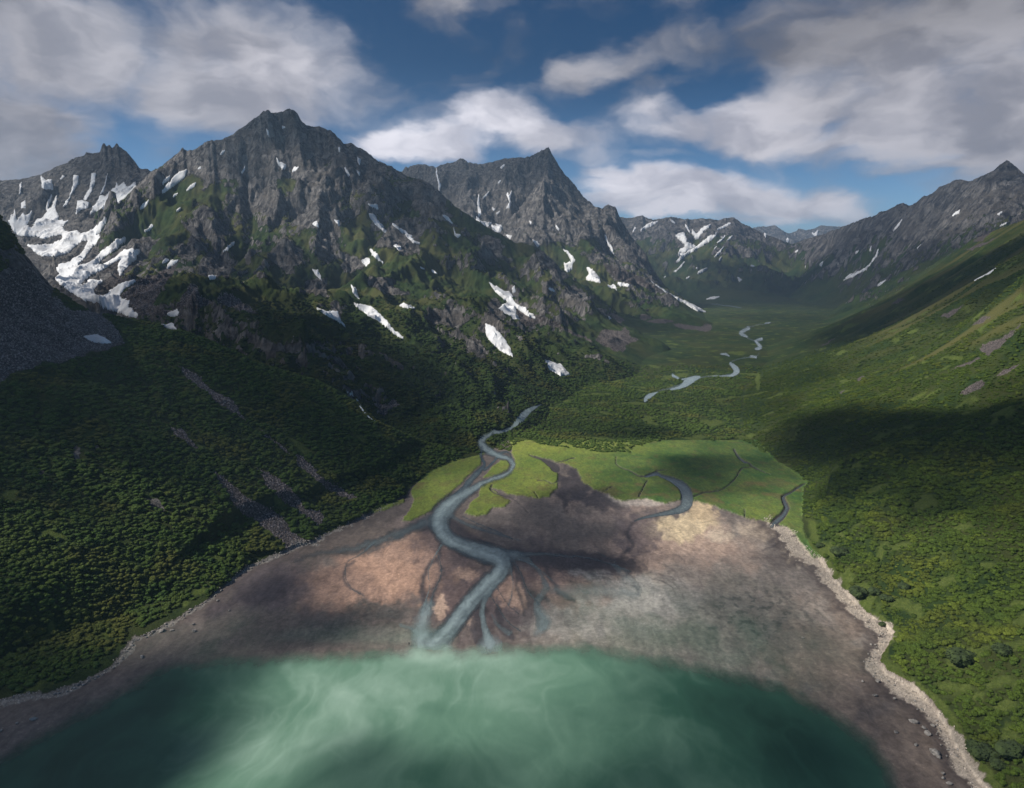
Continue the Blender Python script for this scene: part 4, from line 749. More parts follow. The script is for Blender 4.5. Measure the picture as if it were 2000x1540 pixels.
# ------------------------------------------------------------------ snow patches
m, t, b = mat('old_snow'); pos = t.add('ShaderNodeNewGeometry').outputs['Position']
n_ = t.noise(pos, .05, 5, .6); c = t.mix(t.ss(n_, .35, .75), (.84, .86, .90), (.56, .56, .575)); t.l.new(c, b.inputs['Base Color']); b.inputs['Roughness'].default_value = .7
bump(t, b, t.noise(pos, .2, 4, .6), .8, .5); M_snow = m
ZB = box(box(Z, 2), 2)
def snow(poly, label, group=None, small=False):
    P = np.array(poly, float); cx, cy = P.mean(0)
    hx = [hit(*p) for p in list(poly)+[(cx, cy)]]
    # host landform: the one most outline points fall on
    cls = [CL[h[3], h[4]] for h in hx]; host = max(set(cls), key=cls.count); keep = [h for h, c_ in zip(hx, cls) if c_ == host]
    i0 = max(min(h[3] for h in keep)-8, 0); i1 = min(max(h[3] for h in keep)+8, nrow-2); j0 = max(min(h[4] for h in keep)-8, 0); j1 = min(max(h[4] for h in keep)+8, ncol-2)
    n = 4 if small else 3 if (i1-i0)*(j1-j0) < 6000 else 2
    ri = np.linspace(i0, i1, (i1-i0)*n+1); cj = np.linspace(j0, j1, (j1-j0)*n+1)
    dd = np.interp(ri, np.arange(nrow), Dr); uu = np.interp(cj, np.arange(ncol), U); u2, d2 = np.meshgrid(uu, dd); x = u2*d2; y = d2; z = zat(x, y)
    a, b_ = to_px(x, y, z); wob = 1.8 if not small else .8
    a = a+fbm(a/7, b_/7, 4, 300)*wob; b_ = b_+fbm(a/7+9, b_/7, 4, 301)*wob
    k = np.zeros(a.shape, bool); bb = (a > P[:, 0].min()-4) & (a < P[:, 0].max()+4) & (b_ > P[:, 1].min()-4) & (b_ < P[:, 1].max()+4)
    d = np.full(a.shape, 9.0); d[bb] = sd_poly(a[bb], b_[bb], poly)
    ins = d < (.8 if small else .4)
    thick = np.clip(-d*.5+.4, .2, 2.2)*(dd[:, None]/1500)
    zz = np.maximum(z, zat(x, y, ZB))+thick+dd[:, None]*.0006
    q = ins[:-1, :-1] & ins[1:, 1:] & ins[1:, :-1] & ins[:-1, 1:]
    if q.sum() < 2: return None
    lb = np.where(q, np.arange(q.size).reshape(q.shape)+1, 0)
    while True:
        l2 = lb.copy(); l2[1:] = np.maximum(l2[1:], lb[:-1]); l2[:-1] = np.maximum(l2[:-1], lb[1:]); l2[:, 1:] = np.maximum(l2[:, 1:], lb[:, :-1]); l2[:, :-1] = np.maximum(l2[:, :-1], lb[:, 1:]); l2 = np.where(q, l2, 0)
        if (l2 == lb).all(): break
        lb = l2
    ids, cn = np.unique(lb[lb > 0], return_counts=True); q = lb == ids[np.argmax(cn)]
    nc = len(cj); i, j = np.nonzero(q); s_ = i*nc+j; F = np.stack([s_, s_+1, s_+nc+1, s_+nc], 1)
    Vn = np.stack([x, y, zz], -1).reshape(-1, 3); used, inv = np.unique(F.ravel(), return_inverse=True); Vn = Vn[used]; F = inv.reshape(F.shape)
    # rim: drop the outline into the ground so the patch has thickness
    E = np.concatenate([F[:, [0, 1]], F[:, [1, 2]], F[:, [2, 3]], F[:, [3, 0]]]); key = np.sort(E, 1); kk = key[:, 0].astype(np.int64)*len(Vn)+key[:, 1]
    un, ix, ct = np.unique(kk, return_index=True, return_counts=True); be = E[ix[ct == 1]]
    rim = np.unique(be); mp = np.full(len(Vn), -1); mp[rim] = np.arange(len(rim))+len(Vn); low_ = Vn[rim]-np.array([0, 0, 4.0*np.mean(dd)/1500])
    F = np.vstack([F, np.stack([be[:, 1], be[:, 0], mp[be[:, 0]], mp[be[:, 1]]], 1)]); Vn = np.vstack([Vn, low_])
    org = Vn.mean(0); o = mesh_np('snow_patch', Vn-org, F, M_snow, True); o.location = org
    tag(o, label, 'snow patch', group); return o
GS = 'snow patches on the mountainsides'
SN1 = [
 ([(45,665),(62,628),(85,640),(95,655),(130,615),(140,630),(165,625),(205,552),(232,555),(225,590),(180,620),(165,660),(150,690),(175,700),(200,665),(240,650),(262,605),(285,590),(320,520),(335,470),(340,490),(318,545),(310,600),(330,640),(322,665),(385,660),(350,695),(365,720),(400,725),(430,715),(450,735),(520,712),(555,675),(580,640),(600,645),(590,690),(560,725),(530,745),(565,750),(540,790),(510,815),(480,860),(430,912),(470,905),(520,880),(560,840),(620,790),(650,765),(700,755),(748,728),(700,780),(650,820),(600,850),(560,890),(530,912),(580,900),(640,870),(690,825),(740,815),(778,796),(745,820),(785,822),(760,880),(700,930),(668,972),(655,935),(660,900),(680,875),(640,890),(590,925),(540,950),(500,970),(440,1025),(480,1010),(500,990),(575,995),(540,1030),(520,1050),(535,1075),(575,1078),(600,1062),(650,1020),(700,1000),(790,980),(740,1015),(690,1045),(665,1080),(690,1100),(725,1105),(715,1140),(750,1165),(780,1190),(760,1210),(700,1190),(640,1170),(560,1150),(500,1125),(440,1090),(380,1050),(330,1015),(300,978),(330,962),(310,925),(340,905),(395,890),(410,870),(440,855),(470,820),(490,770),(440,785),(385,840),(320,862),(240,860),(215,855),(150,797),(200,795),(290,795),(345,765),(350,742),(300,745),(250,765),(200,750),(100,745),(60,700)], 'huge branching snowfield filling the cirque on the left, largest of all the snow'),
 ([(497,630),(515,590),(540,560),(555,525),(590,525),(615,495),(640,480),(650,450),(660,470),(690,450),(715,480),(740,460),(755,448),(765,490),(730,520),(690,550),(640,575),(590,600),(540,610)], 'wide ragged snow sheet right below the jagged spires, above the big snowfield'),
 ([(422,625),(430,550),(470,555),(500,560),(490,590),(455,600)], 'small wedge of snow between the spire gullies and the big snowfield'),
 ([(460,550),(500,480),(510,400),(535,395),(530,450),(510,500),(480,545)], 'steep snow streak in the gully straight below the left shoulder of the spires'),
 ([(345,592),(385,530),(405,470),(410,410),(440,408),(435,460),(400,510),(380,565)], 'long slanting snow streak on the headwall, second streak left of the spires'),
 ([(225,410),(260,440),(290,430),(297,490),(260,490),(235,480)], 'blunt forked snow patch high on the headwall left of the spires'),
 ([(556,515),(585,460),(598,400),(590,450),(575,500)], 'hair-thin snow streak in the gully right under the spires'),
 ([(108,518),(112,460),(120,450),(115,515)], 'thin upright snow sliver near the left end of the headwall'),
 ([(118,565),(140,548),(142,590),(120,590)], 'little square snow patch above the left tip of the big snowfield'),
 ([(335,430),(350,410),(360,415),(345,430)], 'tiny snow dot near the ridge line left of the spires'),
 ([(893,475),(910,435),(958,398),(940,440)], 'short snow streak left of its long twin on the green shoulder of the tallest peak'),
 ([(865,545),(910,490),(960,430),(1000,390),(1045,375),(1030,420),(970,470),(910,510)], 'longest slanting snow streak on the left shoulder of the tallest peak'),
 ([(1038,495),(1060,465),(1095,445),(1080,475)], 'slim snow dash just right of the long shoulder streak'),
 ([(765,610),(800,570),(830,548),(810,585)], 'thin snow dash on the brown slope beside the big snowfield'),
 ([(965,620),(1000,590),(1015,578),(1000,605)], 'small snow dash below the long shoulder streak, above the green crag'),
 ([(942,548),(975,515),(1000,500),(970,530)], 'hairline snow dash under the lower end of the long shoulder streak'),
 ([(800,725),(830,700),(855,690),(830,718)], 'lone snow dash on the green slope right of the big snowfield arms'),
 ([(1222,295),(1235,278),(1255,266),(1240,290)], 'tiny snow dash high on the left ridge of the tallest peak'),
 ([(1535,305),(1560,340),(1598,350),(1590,375),(1570,378),(1545,345)], 'hooked snow patch in the notch below the summit of the tallest peak'),
 ([(1628,390),(1640,372),(1670,358),(1650,380)], 'short snow dash right of the hooked patch under the tallest summit'),
 ([(1482,150),(1495,160),(1500,195),(1488,180)], 'thin upright snow fleck just left of the tallest summit face'),
 ([(1560,142),(1585,135),(1587,146),(1570,150)], 'tiny flat snow fleck nearest the tallest summit'),
 ([(1232,845),(1260,810),(1300,780),(1320,755),(1305,795),(1270,825)], 'lone zigzag snow streak on the dark green front of the tallest mountain'),
 ([(903,900),(920,870),(945,880),(920,895)], 'left one of the snow pair beneath the dark crag right of the snowfield'),
 ([(925,935),(950,885),(1000,878),(965,910)], 'right, larger one of the snow pair beneath the dark crag'),
 ([(1160,968),(1205,962),(1200,985),(1170,990)], 'small snow block at the top of the grey scree fan'),
 ([(1095,935),(1125,932),(1130,942),(1100,945)], 'flat snow fleck just left of the snow block above the scree fan'),
 ([(885,1235),(960,1240),(990,1270),(930,1262)], 'low snow bar right behind the crest of the near left hill'),
 ([(465,1305),(540,1297),(590,1315),(622,1345),(560,1345),(500,1330)], 'nearest snow patch, lying on the dark scree of the near left hill'),
 ([(925,1180),(970,1160),(1003,1170),(990,1190),(950,1198)], 'speckled snow patch at the foot of the snowfield tongue'),
 ([(1740,680),(1765,665),(1775,700)], 'small snow triangle under the pale crags of the tallest mountain'),
 ([(1862,658),(1888,660),(1890,690)], 'tiny snow wedge right of the triangle under the pale crags'),
 ([(1740,932),(1775,950),(1792,995),(1755,960)], 'short curved snow streak on the green front below the pale crags'),
 ([(1750,1145),(1800,1160),(1840,1170),(1880,1165),(1890,1200),(1930,1260),(1880,1225),(1820,1190)], 'hollow-topped snow wedge left of the longest snow tongue')]
SN2 = [
 ([(240,1015),(268,1040),(292,1100),(268,1085),(250,1045)], 'narrow snow neck directly above the longest snow tongue'),
 ([(250,1122),(320,1130),(370,1145),(410,1185),(450,1225),(490,1275),(545,1315),(600,1350),(655,1378),(640,1385),(570,1345),(490,1300),(420,1240),(340,1190),(290,1155)], 'longest snow tongue, running diagonally down into the dark green lower slope'),
 ([(345,820),(390,845),(410,880),(443,920),(400,885),(360,855)], 'slim diagonal snow streak ending above the brown rib in mid slope'),
 ([(298,880),(352,878),(340,925),(320,910)], 'small snow wedge left of the slim diagonal mid-slope streak'),
 ([(340,622),(380,640),(410,680),(455,740),(420,720),(380,685),(355,650)], 'upper diagonal snow streak in the gully left of the dark crag'),
 ([(480,800),(520,805),(530,840),(505,830)], 'small snow lozenge at the foot of the upper gully streak'),
 ([(288,505),(320,545),(345,568),(390,570),(405,608),(370,592),(335,570)], 'snow wedge with a thin tail at the top of the upper gully'),
 ([(455,658),(500,690),(560,735),(600,775),(648,795),(590,785),(530,730),(480,690)], 'long thin snow line right of the upper gully, under the dark crag'),
 ([(752,628),(780,635),(812,680),(775,655)], 'snow streak on the dark right flank of the tallest mountain'),
 ([(815,700),(825,735),(860,740),(842,757),(822,745)], 'hooked snow fleck just below the right flank streak'),
 ([(505,1135),(540,1118),(600,1150),(550,1148)], 'small snow arrow above the dark crag right of the longest tongue'),
 ([(690,930),(715,940),(730,958),(700,950)], 'snow fleck in the middle of the green right flank'),
 ([(990,980),(1040,1025),(1085,1045),(1130,1075),(1160,1120),(1210,1150),(1250,1185),(1300,1215),(1240,1200),(1200,1175),(1150,1140),(1100,1105),(1050,1060)], 'diagonal snow band edging the grey scree above the valley'),
 ([(1040,1180),(1090,1125),(1160,1120),(1165,1180),(1205,1245),(1150,1225),(1100,1205),(1075,1220),(1065,1260),(1110,1270),(1140,1290),(1080,1275)], 'ragged forked snow patch under the diagonal band, beside the grey scree'),
 ([(990,1235),(1030,1250),(1090,1310),(1130,1370),(1148,1420),(1090,1395),(1040,1355),(1000,1310)], 'broad snow tongue between the ragged forked patch and the valley floor'),
 ([(1322,1435),(1370,1450),(1420,1470),(1465,1520),(1410,1525),(1350,1490)], 'lowest snow patch, alone in the green just above the valley floor'),
 ([(1185,1035),(1210,1045),(1230,1055),(1205,1052)], 'snow fleck above the green rib right of the diagonal band'),
 ([(1335,1035),(1370,1045),(1392,1060),(1360,1052)], 'snow dash at the foot of the dark cliff closing the right spur'),
 ([(720,370),(728,425),(745,465),(735,505),(730,450),(718,400)], 'upright snow thread at the left end of the central peak'),
 ([(955,515),(960,580),(970,625),(955,645),(948,570)], 'upright snow thread in the middle of the central peak wall'),
 ([(975,545),(985,525),(1015,497),(1000,520)], 'thin snow hook touching the top of the middle thread'),
 ([(1108,510),(1125,520),(1152,470),(1130,540),(1140,560),(1125,595),(1105,600),(1125,560)], 'zigzag snow ribbon right of the middle thread on the central peak'),
 ([(925,645),(970,665),(1005,680),(1030,670),(1005,695),(960,672)], 'slanting snow strip at the foot of the central peak wall'),
 ([(1025,690),(1085,690),(1090,710),(1060,735),(1035,715)], 'compact snow triangle right of the slanting strip'),
 ([(1105,740),(1140,745),(1130,765)], 'small snow fleck right below the compact triangle'),
 ([(1075,365),(1100,350),(1085,372)], 'tiny snow fleck near the crest left of the central summit'),
 ([(1055,455),(1085,430),(1070,450)], 'small snow dash on the upper wall above the zigzag ribbon'),
 ([(1030,600),(1048,592),(1040,606)], 'snow dot between the middle thread and the zigzag ribbon'),
 ([(1050,625),(1075,605),(1065,622)], 'snow dash below the dot on the central peak wall'),
 ([(1255,770),(1278,778),(1292,795),(1285,810)], 'snow fleck on the green terrace of the central peak'),
 ([(1418,815),(1450,830),(1480,860),(1498,890),(1480,895),(1475,930),(1440,958),(1428,905),(1470,890),(1450,850)], 'hourglass-shaped snow patch on the green foot of the central peak'),
 ([(1550,920),(1590,935),(1625,970),(1638,1010),(1590,1000),(1550,990),(1570,960)], 'stubby white snow patch right of the hourglass-shaped one'),
 ([(1655,985),(1720,1000),(1790,1015),(1825,1030),(1740,1025)], 'long flat snow strip along the bottom of the pinkish scree'),
 ([(1675,1020),(1710,1030),(1725,1050),(1690,1045)], 'small snow patch under the long flat strip by the pinkish scree'),
 ([(1635,700),(1650,730),(1680,785),(1715,855),(1690,830),(1660,770)], 'straight snow line in the gully left of the stubby shoulder peak'),
 ([(1228,658),(1250,668),(1245,680)], 'snow dot on the lower right wall of the central peak'),
 ([(1385,690),(1410,720),(1395,715)], 'thin snow dash on the green terrace below the shoulder peak'),
 ([(280,310),(298,320),(292,350),(282,335)], 'small snow fleck on the dark slope right of the tallest summit'),
 ([(275,385),(295,390),(290,410)], 'snow dot below the fleck right of the tallest summit'),
 ([(212,365),(225,385),(235,420),(222,400)], 'snow sliver on the dark slope left of the snow dot, right of the tallest summit')]
SN3 = [
 ([(50,550),(110,595),(200,640),(270,685),(340,720),(420,755),(452,778),(400,768),(300,715),(220,675),(120,620)], 'very long snow line descending to the valley floor along the central spur'),
 ([(95,398),(150,355),(185,335),(225,330),(170,362),(120,385)], 'forked snow streak at the left end of the valley-head mountain'),
 ([(400,392),(440,360),(480,343),(440,380),(405,420),(395,425),(380,395),(378,370),(390,385)], 'Y-shaped snow patch high on the valley-head mountain'),
 ([(280,555),(320,505),(370,475),(400,455),(460,410),(510,390),(470,430),(410,465),(360,495),(300,540)], 'longest diagonal snow streak across the valley-head mountain'),
 ([(285,525),(330,470),(345,450),(300,410),(295,400),(340,395),(360,420),(345,430),(400,455),(350,480)], 'broad branching snow mass in the middle of the valley-head mountain'),
 ([(425,425),(480,380),(540,350),(588,333),(550,358),(500,380),(450,415)], 'slender snow streak reaching up to the summit of the valley-head mountain'),
 ([(465,485),(500,455),(480,480)], 'snow dash right below the longest diagonal streak'),
 ([(545,430),(580,398),(565,420)], 'rightmost snow dash high on the valley-head mountain'),
 ([(400,590),(430,570),(465,553),(430,582)], 'low snow dash on the green foot of the valley-head mountain'),
 ([(500,440),(545,403),(520,430)], 'snow dash between the summit streak and the rightmost dash'),
 ([(485,510),(520,470),(535,455),(510,495)], 'thin snow dash in the green right of the longest diagonal streak'),
 ([(600,605),(625,618),(610,630)], 'snow dot low in the shaded valley head'),
 ([(345,345),(360,365),(370,390),(350,365)], 'short snow sliver left of the Y-shaped patch'),
 ([(90,385),(100,360),(105,365)], 'snow dot beside the forked streak at the left end'),
 ([(270,320),(285,330),(297,342),(285,340)], 'snow dot under the crest of the valley-head mountain'),
 ([(450,712),(480,702),(512,702),(490,710)], 'flat snow dash at the very foot of the valley-head mountain'),
 ([(228,620),(250,600),(240,615)], 'snow fleck beside the dark corner of the central spur'),
 ([(345,615),(368,602),(355,615)], 'snow fleck low on the left of the valley head'),
 ([(290,580),(312,565),(300,580)], 'snow fleck below the lower end of the longest diagonal streak'),
 ([(1645,310),(1670,285),(1687,278),(1680,295)], 'snow dash beneath the sharp right-hand summit'),
 ([(1360,382),(1385,350),(1405,320),(1390,355)], 'narrow snow streak on the jagged right-hand ridge'),
 ([(1090,630),(1170,590),(1240,550),(1275,500),(1290,470),(1285,500),(1230,570),(1150,610)], 'longest snow streak on the right-hand mountain, curving to the valley'),
 ([(1758,622),(1810,595),(1862,562),(1840,582)], 'lone snow dash on the dark green near hill on the right'),
 ([(1278,655),(1300,635),(1327,618),(1310,637)], 'short snow dash just behind the crest of the near right hill'),
 ([(975,610),(1000,595),(1017,588),(1000,602)], 'short snow dash in the shade left of the longest right-hand streak'),
 ([(1155,500),(1180,485),(1198,470),(1185,488)], 'snow dash upper left of the longest right-hand streak'),
 ([(870,488),(885,478),(900,470),(888,484)], 'snow dash just under the saddle at the valley head'),
 ([(1080,548),(1095,535),(1100,532),(1092,545)], 'snow dot in the shade under the right-hand ridge'),
 ([(1865,300),(1882,290),(1895,285),(1880,302)], 'small snow fleck right of the sharp right-hand summit base'),
 ([(1880,358),(1900,345),(1920,337),(1900,350)], 'thin snow dash above the grassy crest at the right edge'),
 ([(730,378),(742,382),(740,412),(732,400)], 'snow fleck at the left end of the farthest ridge'),
 ([(838,432),(845,412),(855,425),(845,440)], 'snow fleck on the saddle of the farthest ridge'),
 ([(930,425),(942,400),(945,405),(938,425)], 'snow fleck at the right part of the farthest ridge'),
 ([(965,385),(975,395),(995,375),(990,400),(972,402)], 'forked snow fleck near the right end of the farthest ridge')]
snowm = np.zeros(Z.size, np.float32)
EXTRA = [([(60,700),(75,640),(82,600),(88,645),(78,690)], c1, 'slim snow finger above the left tip of the big snowfield'),
 ([(258,600),(268,560),(285,520),(292,525),(276,565),(266,602)], c1, 'thin snow gully streak between the blunt patch and the spires'),
 ([(1340,395),(1356,375),(1372,352),(1364,380),(1350,400)], c1, 'tiny snow streak on the shadowed upper left face of the tallest mountain'),
 ([(1120,370),(1100,375),(1118,360)], c1, 'speck of snow high on the ridge right of the long shoulder streak'),
 ([(1885,255),(1892,252),(1893,275),(1887,277)], c1, 'upright snow speck on the dark right shoulder of the tallest mountain'),
 ([(1920,368),(1935,380),(1948,410),(1940,415),(1926,390)], c1, 'thin snow crease under the right shoulder of the tallest mountain'),
 ([(590,895),(620,915),(665,935),(640,928)], c2, 'thin snow crease in the middle gully of the green front'),
 ([(1140,1030),(1155,1025),(1160,1060),(1145,1070)], c2, 'small snow hook just above the diagonal band'),
 ([(1675,1175),(1690,1205),(1682,1210)], c2, 'snow speck at the edge of the boulder scree in the valley'),
 ([(300,575),(325,548),(345,525),(330,552)], c3, 'broken tail under the longest diagonal streak at the valley head'),
 ([(392,568),(415,550),(408,562)], c3, 'snow speck in the green lower slope of the valley head, left one'),
 ([(435,640),(442,622),(440,642)], c3, 'snow speck low in the green at the valley head'),
 ([(510,525),(522,512),(518,526)], c3, 'snow speck under the thin dash in the green'),
 ([(660,545),(690,540),(680,555),(668,552)], c3, 'faint snow fleck at the saddle foot of the valley head'),
 ([(1245,480),(1255,455),(1252,478)], c3, 'little snow sliver beside the top of the longest right-hand streak'),
 ([(1475,475),(1500,448),(1488,470)], c3, 'snow sliver on the right-hand mountain above the near green crest'),
 ([(1000,550),(1018,535),(1010,555)], c3, 'snow speck on the shaded slope under the right-hand ridge'),
 ([(915,562),(942,555),(930,563)], c3, 'flat snow speck at the top of the shaded valley slope')]
ns = 0
for _p, _c, _l in EXTRA:
    if snow(_c(_p), _l, GS, True): ns += 1
for lst, cv_ in ((SN1, c1), (SN2, c2), (SN3, c3)):
    for p, lab in lst:
        q = cv_(p); A2 = abs(sum(q[i][0]*q[(i+1) % len(q)][1]-q[(i+1) % len(q)][0]*q[i][1] for i in range(len(q))))*.5
        _i, _d = stamp(None, q, sd_poly, 8, (300, 9000)); snowm[_i] = np.maximum(snowm[_i], (_d < 2.5))
        if snow(q, lab, GS, A2 < 150): ns += 1
        else: print('no snow:', lab)
print('snow', ns)

# ------------------------------------------------------------------ waterfall
m, t, b = mat('falling_water'); pos = t.add('ShaderNodeNewGeometry').outputs['Position']; n_ = t.noise(t.vmul(pos, (1, 1, .3)), .8, 3, .6)
t.l.new(t.mix(n_, (.45, .52, .58), (.85, .88, .9)), b.inputs['Base Color']); b.inputs['Roughness'].default_value = .4; M_fall = m
wp = smooth_line(c8([(520,400,14),(560,435,20),(660,470,30),(720,570,60),(800,650,70),(870,760,80),(940,870,60),(1000,940,60),(1080,1040,110),(1160,1110,60),(1290,1200,50)]), 4)
vs = []; fs = []
for k, (px_, py_, w_) in enumerate(wp):
    x, y, z, _, _ = hit(px_, py_); hw = w_*.5*y/FPX
    for sgn in (-1, 0, 1): vs.append((x+sgn*hw, y-.3, zat(x+sgn*hw, y-.3)+.9+(1-abs(sgn))*.5+.2*rnd.random()))
    if k: 
        for c_ in (0, 1): a_ = (k-1)*3+c_; fs.append((a_, a_+1, a_+4, a_+3))
vs = np.array(vs); bot = vs-np.array([0, 0, 2.5]); n_ = len(vs); F = np.array(fs)
o = mesh_np('waterfall', np.vstack([vs, bot]), np.vstack([F, F[:, ::-1]+n_]), M_fall, True); tag(o, kind='structure')

# ------------------------------------------------------------------ shrub shapes
m, t, b = mat('shrub_leaves'); pos = t.add('ShaderNodeTexCoord').outputs['Object']
tint = attr(t, 'tint', True).outputs['Color']; n_ = t.noise(pos, 2.6, 3, .7)
c = t.mix(1.0, tint, t.mix(t.ss(n_, .25, .75), (.5, .5, .5), (1.5, 1.5, 1.4)), 'MULTIPLY'); t.l.new(c, b.inputs['Base Color']); b.inputs['Roughness'].default_value = .9; b.inputs['Specular IOR Level'].default_value = .15
M_leaf = m
m, t, b = mat('single_shrub_leaves'); pos = t.add('ShaderNodeTexCoord').outputs['Object']; n_ = t.noise(pos, 1.6, 4, .7)
t.l.new(t.mix(t.ss(n_, .3, .7), (.020, .036, .010), (.055, .085, .020)), b.inputs['Base Color']); b.inputs['Roughness'].default_value = .9; M_leaf1 = m
m, t, b = mat('boulder_stone'); pos = t.add('ShaderNodeNewGeometry').outputs['Position']; n_ = t.noise(pos, .9, 5, .65)
t.l.new(t.mix(t.ss(n_, .3, .7), (.16, .148, .135), (.40, .37, .34)), b.inputs['Base Color']); b.inputs['Roughness'].default_value = .85; bump(t, b, n_, .15, .6); M_rock = m
m, t, b = mat('scree_stone'); rn = attr(t, 'tint', True).outputs['Color']; t.l.new(rn, b.inputs['Base Color']); b.inputs['Roughness'].default_value = .9; M_scr = m
m, t, b = mat('shrub_wood'); pos = t.add('ShaderNodeTexCoord').outputs['Object']; t.l.new(t.mix(t.noise(pos, 3, 3, .6), (.06, .045, .03), (.12, .09, .06)), b.inputs['Base Color']); M_wood = m

def shrub_mesh(seed, leaves, mt, lobes=7, name='shrub_foliage'):
    r = np.random.RandomState(seed); Vv = []; Ff = []
    bm = bmesh.new(); bmesh.ops.create_icosphere(bm, subdivisions=2, radius=1.0); bv = np.array([v.co[:] for v in bm.verts]); bf = np.array([[v.index for v in f.verts] for f in bm.faces]); bm.free()
    n = 0
    for k in range(lobes):
        an = r.rand()*6.28; rad = math.sqrt(r.rand())*.52; s_ = r.uniform(.30, .5) if k else .55
        c_ = np.array([math.cos(an)*rad, math.sin(an)*rad, .28+.32*(1-rad)+r.uniform(-.06, .1)]) if k else np.array([0, 0, .35])
        q = bv*(1+.28*(r.rand(len(bv), 1)-.5))*s_*np.array([1, 1, .85])+c_; Vv.append(q); Ff.append(bf+n); n += len(q)
    Vb = np.vstack(Vv); F3 = np.vstack(Ff)
    ctr = Vb[r.randint(0, len(Vb), leaves)]; dirs = ctr-np.array([0, 0, .25]); dirs /= np.linalg.norm(dirs, axis=1)[:, None]+1e-6
    LV = []; LF_ = []
    for i in range(leaves):
        c_ = ctr[i]+dirs[i]*r.uniform(-.02, .09); a = r.randn(3); a /= np.linalg.norm(a); bb_ = np.cross(a, r.randn(3)); bb_ /= np.linalg.norm(bb_)+1e-6; s_ = r.uniform(.05, .12)
        LV += [c_+a*s_, c_-a*s_*.6+bb_*s_*.7, c_-a*s_*.6-bb_*s_*.7]; LF_.append([n, n+1, n+2]); n += 3
    Vb = np.vstack([Vb, np.array(LV)]) if LV else Vb; F3 = np.vstack([F3, np.array(LF_)]) if LF_ else F3
    Vb[:, 2] = np.maximum(Vb[:, 2], -.15)
    me = bpy.data.meshes.new(name); me.from_pydata(Vb.tolist(), [], F3.tolist()); me.materials.append(mt); return me
def rock_mesh(seed, mt, name='boulder', sub_=2):
    r = np.random.RandomState(seed); bm = bmesh.new(); bmesh.ops.create_icosphere(bm, subdivisions=sub_, radius=1.0)
    pl = [(lambda q: q/np.linalg.norm(q))(r.randn(3)) for _ in range(9)]; lim = r.uniform(.55, .9, 9)
    for v in bm.verts:
        p = np.array(v.co[:])
        for n_, l_ in zip(pl, lim):
            d_ = p @ n_
            if d_ > l_: p = p-n_*(d_-l_)*.92
        p = p*(1+.06*r.randn()); v.co = Vector(p*np.array([1, r.uniform(.98, 1.0), .72]))
    me = bpy.data.meshes.new(name); bm.to_mesh(me); bm.free(); me.materials.append(mt); return me

# ------------------------------------------------------------------ ground cover (nobody could count it): instanced on points
def scatter(name, label, cat, meshes, P, scl, rot, tint):
    src = bpy.data.collections.new(name+'_shapes')
    for k, me in enumerate(meshes): src.objects.link(bpy.data.objects.new(name+'_shape', me))
    me = bpy.data.meshes.new(name); me.vertices.add(len(P)); me.vertices.foreach_set('co', np.ascontiguousarray(P, np.float32).ravel())
    a = me.attributes.new('scl', 'FLOAT_VECTOR', 'POINT'); a.data.foreach_set('vector', np.ascontiguousarray(scl, np.float32).ravel())
    a = me.attributes.new('rot', 'FLOAT_VECTOR', 'POINT'); a.data.foreach_set('vector', np.ascontiguousarray(rot, np.float32).ravel())
    a = me.attributes.new('tint', 'FLOAT_COLOR', 'POINT'); a.data.foreach_set('color', np.hstack([tint, np.ones((len(P), 1))]).astype(np.float32).ravel())
    a = me.attributes.new('pick', 'INT', 'POINT'); a.data.foreach_set('value', NR.randint(0, len(meshes), len(P)).astype(np.int32))
    me.materials.append(meshes[0].materials[0])
    o = bpy.data.objects.new(name, me); COL.objects.link(o)
    ng = bpy.data.node_groups.new(name+'_spread', 'GeometryNodeTree'); ng.interface.new_socket('Geometry', in_out='INPUT', socket_type='NodeSocketGeometry'); ng.interface.new_socket('Geometry', in_out='OUTPUT', socket_type='NodeSocketGeometry')
    N = ng.nodes; L = ng.links; gi = N.new('NodeGroupInput'); go = N.new('NodeGroupOutput'); ip = N.new('GeometryNodeInstanceOnPoints'); ci = N.new('GeometryNodeCollectionInfo')
    ci.inputs['Collection'].default_value = src; ci.inputs['Separate Children'].default_value = True; ci.inputs['Reset Children'].default_value = True
    def na(nm, ty): q = N.new('GeometryNodeInputNamedAttribute'); q.data_type = ty; q.inputs['Name'].default_value = nm; return q.outputs['Attribute']
    L.new(gi.outputs[0], ip.inputs['Points']); L.new(ci.outputs[0], ip.inputs['Instance']); ip.inputs['Pick Instance'].default_value = True
    L.new(na('pick', 'INT'), ip.inputs['Instance Index']); L.new(na('rot', 'FLOAT_VECTOR'), ip.inputs['Rotation']); L.new(na('scl', 'FLOAT_VECTOR'), ip.inputs['Scale']); L.new(ip.outputs[0], go.inputs[0])
    md = o.modifiers.new('spread', 'NODES'); md.node_group = ng; tag(o, label, cat, kind='stuff'); return o

